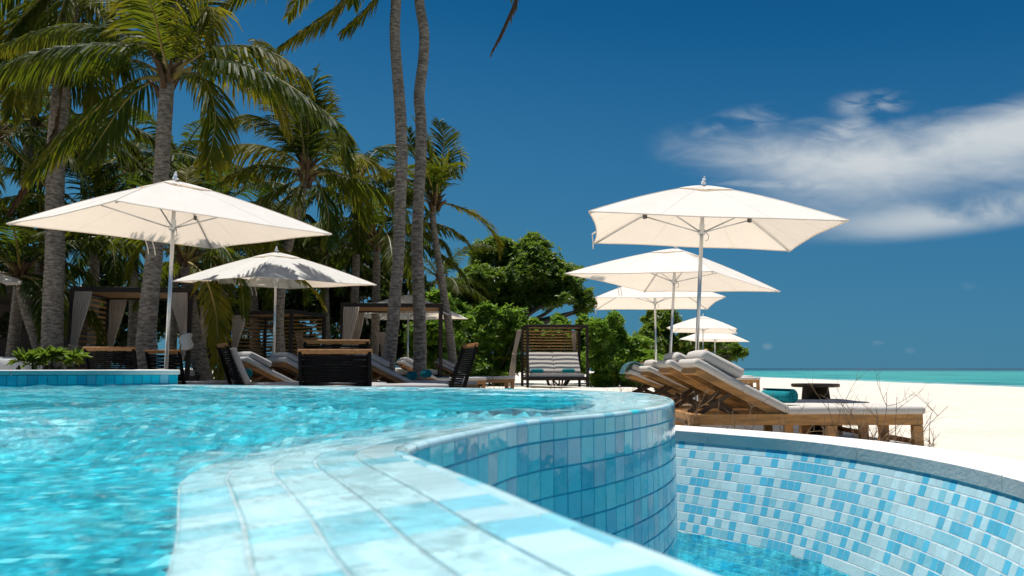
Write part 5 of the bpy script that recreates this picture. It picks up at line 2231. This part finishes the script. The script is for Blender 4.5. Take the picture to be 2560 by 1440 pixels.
palm('coconut palm with arching fronds behind the dappled umbrella, its trunk foot sunlit',
     [(700, 885), (697, 800), (702, 720), (715, 640), (735, 560), (752, 500), (768, 435)], 18, 0.125, 0.088,
     hero=[[(768, 430, 18), (720, 388, 17.8), (640, 362, 17.6), (560, 367, 17.5), (500, 395, 17.4)],
           [(765, 435, 18), (700, 417, 18), (640, 415, 18), (560, 440, 18)],
           [(765, 440, 18), (700, 470, 17.8), (640, 510, 17.7), (600, 565, 17.6)],
           [(775, 425, 18), (820, 400, 18), (860, 386, 18), (905, 390, 18.3), (965, 425, 18.5)],
           [(765, 430, 18), (755, 340, 18), (738, 230, 18.2), (690, 130, 18.4), (640, 100, 18.5)],
           [(768, 430, 18), (770, 330, 18.2), (775, 230, 18.5), (792, 175, 18.6)],
           [(770, 430, 18), (795, 350, 18.2), (800, 270, 18.4), (815, 240, 18.5)],
           [(775, 440, 18), (800, 465, 17.9), (820, 540, 17.8), (815, 610, 17.8)],
           [(765, 430, 18), (720, 340, 18.4), (640, 290, 18.8), (560, 300, 19)],
           [(765, 430, 18), (740, 330, 18.6), (680, 240, 19), (610, 210, 19.2)],
           [(765, 440, 18), (730, 500, 17.5), (690, 580, 17.3), (670, 650, 17.2)],
           [(768, 430, 18), (830, 430, 18.5), (890, 480, 19), (920, 560, 19.2)]],
     generic=2, gl=3.0, seed=5, leaf=0.95, hang=0.95, gap=0.03, az_range=(0.2, 3.0))
palm('small wind-blown coconut palm right of the two tall trunks, its slender trunk curving',
     [(1128, 870), (1120, 800), (1110, 740), (1098, 660), (1086, 580), (1082, 530), (1087, 505)], 22, 0.125, 0.082,
     hero=[[(1088, 505, 22), (1060, 430, 22), (1030, 370, 22.2), (1020, 322, 22.3)],
           [(1088, 505, 22), (1080, 420, 22), (1062, 345, 22), (1035, 300, 22)],
           [(1090, 505, 22), (1112, 440, 22), (1132, 392, 22), (1150, 385, 22), (1152, 420, 22)],
           [(1088, 505, 22), (1102, 420, 22), (1110, 350, 22.2), (1098, 305, 22.4)],
           [(1085, 505, 22), (1040, 478, 22), (1000, 478, 22), (955, 505, 22)],
           [(1085, 510, 22), (1045, 500, 21.8), (1000, 540, 21.6), (980, 600, 21.5)],
           [(1088, 510, 22), (1062, 550, 21.8), (1045, 610, 21.7), (1040, 660, 21.7)],
           [(1085, 505, 22), (1030, 440, 22.2), (980, 390, 22.4), (950, 375, 22.5)],
           [(1085, 505, 22), (1050, 450, 22.5), (1005, 420, 22.8), (960, 430, 23)],
           [(1090, 505, 22), (1095, 450, 21.5), (1120, 410, 21.2), (1140, 440, 21)]],
     generic=3, gl=2.8, seed=6, leaf=0.8, hang=0.45, far=False, el=(0.5, 1.2))
palm('young leaning palm behind the knotted cabana curtain',
     [(508, 940), (497, 890), (484, 820), (474, 760), (468, 690), (466, 655)], 16.8, 0.17, 0.12,
     hero=[[(466, 655, 16.8), (500, 610, 16.6), (560, 620, 16.4), (600, 700, 16.3), (610, 790, 16.3)],
           [(466, 655, 16.8), (520, 640, 16.5), (550, 700, 16.3), (545, 790, 16.2), (525, 850, 16.1)],
           [(466, 655, 16.8), (430, 590, 16.6), (390, 580, 16.4), (340, 640, 16.2), (320, 720, 16.1)],
           [(466, 655, 16.8), (450, 570, 16.8), (420, 500, 17), (380, 470, 17.2)],
           [(466, 655, 16.8), (490, 560, 17), (525, 490, 17.2), (560, 450, 17.4)],
           [(466, 655, 16.8), (470, 560, 17.2), (465, 470, 17.6), (470, 420, 18)]],
     generic=7, gl=3.2, seed=7, leaf=0.62, hang=0.6, az_range=(0, 6.28))
palm('slim palm trunk behind the left umbrella corner, at the picture edge',
     [(30, 890), (40, 800), (52, 690), (58, 600), (62, 520), (70, 380), (80, 300)], 19, 0.13, 0.11, generic=12, gl=3.4, seed=8, far=True, leaf=0.8)
palm('dark leaning palm trunk by the white draped tables',
     [(105, 905), (88, 840), (68, 780), (56, 730), (50, 690)], 16, 0.115, 0.10, generic=10, gl=2.6, seed=9, far=True, leaf=0.75, el=(0.3, 1.0))
for k_, (px, Y, n, gl, lab) in enumerate((
        ([(330, 900), (335, 700), (330, 430)], 21, 14, 3.2, 'background palm crown low behind the leaning trunk'),
        ([(555, 900), (560, 700), (552, 520)], 22, 14, 3.2, 'background palm behind the terrace umbrella right half'),
        ([(880, 900), (890, 650), (892, 455)], 24, 15, 3.3, 'background palm left of the two tall trunks'),
        ([(935, 900), (940, 760), (942, 600)], 23, 15, 3.2, 'low background palm with olive fronds directly left of the tall trunks'),
        ([(230, 900), (235, 760), (238, 560)], 19.5, 14, 3.2, 'background palm behind the thick straight trunk'),
        ([(640, 900), (635, 760), (632, 600)], 24, 14, 3.2, 'background palm between the two left umbrellas'),
        ([(820, 900), (815, 780), (812, 640)], 26, 14, 3.4, 'background palm right of the dappled umbrella peak'),
        ([(-40, 900), (-30, 600), (-20, 330)], 17, 14, 3.4, 'background palm crown spilling in over the left picture edge'),
        ([(110, 900), (105, 800), (100, 640)], 17.5, 12, 2.6, 'low background palm drooping over the left cabana'),
        ([(1090, 880), (1095, 800), (1102, 706)], 31, 9, 3.0, 'far palm drooping in front of the broad tree'),
        ([(430, 900), (440, 600), (450, 400)], 24, 12, 3.2, 'far palm crown seen behind the full crowned palm trunk'))):
    palm(lab, px, Y, 0.13, 0.10, generic=n, gl=gl, seed=30 + k_, far=True, leaf=0.8, hang=0.8, gap=0.048, width=0.046)


# ------------------------------------------------------------------ broad-leaved trees and shrubs
def leaf_cloud(clumps, n, leaf, seed, per=7, squash=0.8, shell=0.75, wid=0.42):
    """rosettes of leaves through the clumps: clumps [(centre, radius)], n rosettes"""
    rng = np.random.default_rng(seed)
    C = np.array([c for c, r in clumps])
    R = np.array([r for c, r in clumps])
    pr = R ** 2 / (R ** 2).sum()
    k = rng.choice(len(R), n, p=pr)
    d = rng.normal(0, 1, (n, 3))
    d /= np.linalg.norm(d, axis=1)[:, None]
    d[:, 2] = np.where(d[:, 2] < -0.5, -d[:, 2], d[:, 2])
    rad = R[k] * (shell + (1 - shell) * rng.uniform(0, 1, n) ** 0.5) * rng.uniform(0.55, 1.30, n)
    stray = rng.uniform(0, 1, n) < 0.16
    rad = np.where(stray, rad * rng.uniform(1.1, 1.7, n), rad)
    P = C[k] + d * rad[:, None] * np.array([1, 1, squash])
    P = P + (0.6 * leaf) * np.sin(P[:, [1, 2, 0]] * 5.1 + 1.3) + (0.3 * leaf) * np.sin(P[:, [2, 0, 1]] * 11.7)
    axis = d * 0.8 + np.array([0, 0, 0.75]) + rng.normal(0, .3, (n, 3))
    axis /= np.linalg.norm(axis, axis=1)[:, None]
    ref = rng.normal(0, 1, (n, 3))
    X = np.cross(axis, ref)
    X /= np.linalg.norm(X, axis=1)[:, None]
    Yv = np.cross(axis, X)
    V, A = [], []
    tone = rng.uniform(0, 1, n)
    for j in range(per):
        a = 2 * math.pi * j / per + rng.normal(0, .25, n)
        out = X * np.cos(a)[:, None] + Yv * np.sin(a)[:, None]
        lift = rng.uniform(0.15, 1.1, n)[:, None]
        D = out + axis * lift
        D /= np.linalg.norm(D, axis=1)[:, None]
        W = np.cross(D, axis)
        W /= np.linalg.norm(W, axis=1)[:, None] + 1e-9
        nn = np.cross(W, D)
        L = (leaf * rng.uniform(.55, 1.45, n))[:, None]
        p0 = P
        mid = P + D * L * 0.62
        tip = P + D * L - axis * L * 0.10
        w = L * wid / 2
        V.append(np.stack([p0, mid - W * w + nn * L * .05, tip, mid + W * w + nn * L * .05], 1).reshape(-1, 3))
        A.append(np.repeat(np.clip(tone + rng.normal(0, .15, n), 0, 1), 4))
    V = np.vstack(V)
    q = np.arange(n * per) * 4
    F = np.vstack([np.stack([q, q + 1, q + 2], 1), np.stack([q, q + 2, q + 3], 1)])
    return np_mesh('foliage', V, F, None, {'t': np.concatenate(A)})


def px_clumps(lst, Y, jit, seed, sub=5):
    """clumps given as (x, y, r) in photo pixels around depth Y, each broken into smaller ones"""
    rng = np.random.default_rng(seed)
    out = []
    for x, y, r in lst:
        c = at(x, y, Y + rng.uniform(-jit, jit))
        R = r / FPX * Y
        for _ in range(sub):
            o = rng.normal(0, 1, 3)
            o /= np.linalg.norm(o)
            out.append((c + o * R * rng.uniform(.2, .9) * np.array([1, 1, .85]), R * rng.uniform(.26, .62)))
    return out


def broad_tree(label, clumps, Y, base_px, n, leaf, seed, m='leaf_tree', jit=1.0, branches=12, r0=0.22, sub=5, per=7):
    cl = px_clumps(clumps, Y, jit, seed, sub)
    b = at(base_px[0], base_px[1], Y)
    g = float(sand_h(np.array(b[0]), np.array(b[1])))
    root = thing('broadleaf_tree', label, 'tree', (b[0], b[1], g))
    o3 = np.array([b[0], b[1], g])
    me = leaf_cloud([(c - o3, r) for c, r in cl], n, leaf, seed, per, 0.9, 0.25)
    me.materials.append(M[m])
    o = bpy.data.objects.new('crown', me)
    COL.objects.link(o)
    o.parent = root
    tag(o, kind='stuff')
    rng = np.random.default_rng(seed + 1)
    cc = np.array([c for c, r in cl]) - o3
    top = cc[:, 2].max()
    hub = np.array([cc[:, 0].mean() * 0.4, 0, top * 0.38])
    mb = MB()
    mb.tube(spline(np.array([(0, 0, -0.1), hub * [0.3, 0, 0.55], hub]), 0.15), np.linspace(r0, r0 * 0.7, len(spline(np.array([(0, 0, -0.1), hub * [0.3, 0, 0.55], hub]), 0.15))), 9)
    mb.build('trunk', M['bark'], root, True)
    for i in rng.choice(len(cc), min(branches, len(cc)), replace=False):
        e = cc[i]
        midp = (hub + e) / 2 + rng.normal(0, .25, 3)
        q = spline(np.array([hub * 0.97, midp, e]), 0.2)
        MB().tube(q, np.linspace(r0 * 0.5, 0.02, len(q)), 6).build('branch', M['bark'], root, True)
    return root


broad_tree('large broad-leaved tree with a domed crown behind the striped daybed',
           [(1255, 625, 42), (1310, 630, 45), (1360, 655, 50), (1405, 690, 45), (1215, 655, 40), (1190, 700, 42), (1250, 690, 55), (1310, 700, 60), (1365, 720, 50), (1430, 725, 34),
            (1455, 755, 30), (1472, 772, 22), (1160, 740, 40), (1220, 755, 50), (1280, 765, 45), (1330, 755, 38), (1395, 748, 36), (1150, 790, 45), (1205, 810, 45), (1255, 810, 42), (1180, 770, 45), (1240, 730, 50), (1430, 690, 28), (1335, 610, 22), (1225, 625, 25), (1285, 655, 45), (1340, 690, 45), (1215, 710, 45), (1290, 735, 48), (1380, 705, 35), (1120, 770, 40)],
           34, (1262, 960), 28000, 0.165, 50, jit=1.2, branches=16, r0=0.28, sub=14)
broad_tree('far rounded broad-leaved tree at the head of the beach, right of the lounger umbrellas',
           [(1640, 800, 28), (1680, 815, 30), (1625, 840, 35), (1670, 850, 35), (1720, 850, 35), (1770, 855, 32), (1810, 865, 30), (1835, 880, 20), (1640, 890, 35), (1700, 890, 35), (1760, 892, 30), (1810, 895, 22), (1655, 790, 15)],
           46, (1720, 940), 11000, 0.21, 51, jit=2.0, branches=10, r0=0.25, sub=12)


def shrub(label, clumps, Y, base_px, n, leaf, seed, m='leaf_shrub', jit=0.6, per=8, sub=9, wid=0.36, cat='shrub', name='leafy_shrub'):
    cl = px_clumps(clumps, Y, jit, seed, sub)
    b = at(base_px[0], base_px[1], Y)
    g = float(sand_h(np.array(b[0]), np.array(b[1])))
    o3 = np.array([b[0], b[1], g])
    root = thing(name, label, cat, tuple(o3), 0, 'dense green shrubs')
    me = leaf_cloud([(c - o3, r) for c, r in cl], n, leaf, seed, per, 0.9, 0.3, wid)
    me.materials.append(M[m])
    o = bpy.data.objects.new('foliage', me)
    COL.objects.link(o)
    o.parent = root
    tag(o, kind='stuff')
    rng = np.random.default_rng(seed)
    mb = MB()
    for k in range(9):
        c, r = cl[rng.integers(len(cl))]
        e = c - o3
        mb.tube([(e[0] * .25 + rng.normal(0, .1), e[1] * .25, -0.05), e * [.7, .7, .5] + rng.normal(0, .08, 3), e], [0.035, 0.025, 0.01], 5)
    mb.build('stems', M['bark'], root, True)
    return root


shrub('glossy shrub mass left of the striped daybed', [(1180, 830, 55), (1240, 850, 55), (1130, 860, 50), (1190, 900, 55), (1250, 910, 48), (1290, 870, 35), (1285, 925, 32), (1220, 935, 30), (1150, 925, 45), (1210, 800, 45), (1150, 800, 45), (1260, 810, 40), (1100, 830, 40), (1290, 830, 30), (1260, 948, 24), (1180, 950, 28), (1110, 945, 28)], 29.5, (1210, 960), 11000, 0.17, 60)
shrub('glossy shrub right of the striped daybed', [(1500, 850, 38), (1540, 845, 35), (1500, 900, 40), (1550, 890, 38), (1510, 940, 32), (1555, 930, 30), (1585, 900, 28), (1580, 860, 20), (1520, 815, 26), (1490, 820, 24), (1620, 905, 30), (1600, 940, 24), (1560, 860, 30), (1510, 955, 26), (1560, 952, 24), (1600, 955, 20)], 28.8, (1530, 965), 7500, 0.17, 61)
shrub('sunlit shrub between the right shrub and the far rounded tree', [(1600, 880, 30), (1620, 910, 30), (1580, 930, 25), (1640, 925, 24), (1600, 945, 20)], 33, (1600, 955), 2600, 0.2, 62)
shrub('shrub behind the daybed slats', [(1330, 860, 35), (1390, 850, 38), (1450, 850, 35), (1360, 910, 38), (1430, 905, 38), (1400, 820, 25), (1455, 815, 22), (1340, 822, 20)], 30.5, (1390, 960), 3500, 0.19, 63)
shrub('bright shrub behind the right post of the orange slatted cabana', [(1070, 800, 40), (1100, 850, 45), (1065, 880, 45), (1110, 910, 40), (1075, 930, 35), (1045, 850, 40), (1140, 800, 35), (1090, 760, 30)], 26.5, (1090, 955), 6000, 0.17, 64)
shrub('dark understory shrubs behind the left cabana', [(60, 800, 70), (150, 780, 70), (240, 800, 70), (330, 790, 70), (120, 700, 60), (260, 700, 60), (40, 880, 60), (180, 880, 60), (320, 880, 60), (400, 820, 60), (400, 720, 60)], 26, (220, 950), 2600, 0.30, 65, 'leaf_shade', 1.0, 6)
shrub('dark understory shrubs behind the dim cabanas', [(480, 800, 70), (570, 790, 70), (660, 790, 70), (750, 790, 75), (840, 790, 70), (520, 700, 60), (640, 700, 60), (800, 700, 65), (880, 720, 60), (500, 880, 60), (620, 880, 60), (740, 880, 60), (860, 880, 60), (740, 640, 50)], 28.5, (660, 950), 3000, 0.32, 66, 'leaf_shade', 1.0, 6)
shrub('dark understory shrubs behind the orange slatted cabana', [(930, 800, 65), (1000, 790, 60), (950, 880, 60), (1020, 870, 50), (960, 720, 55), (1030, 740, 40), (900, 640, 45), (990, 660, 40)], 28, (970, 950), 1900, 0.30, 67, 'leaf_shade', 0.8, 6)
for k_, (x, y, r, n) in enumerate(((45, 912, 14, 8), (85, 908, 18, 14), (115, 905, 18, 14), (150, 912, 14, 8), (178, 912, 14, 10))):
    lab = ['low green plant in the planting bed at the left picture edge', 'low green plant left of the thick trunk foot', 'low green plant at the thick trunk foot', 'low green plant just right of the thick trunk foot', 'low green plant below the long cabana curtain'][k_]
    shrub(lab, [(x, y + 5, r * 0.75)], 7.4 + 0.1 * (k_ % 2), (x, 921), n + 2, 0.10, 70 + k_, 'leaf_tree', 0.05, 7, 4, 0.30, 'plant', 'bed_plant')
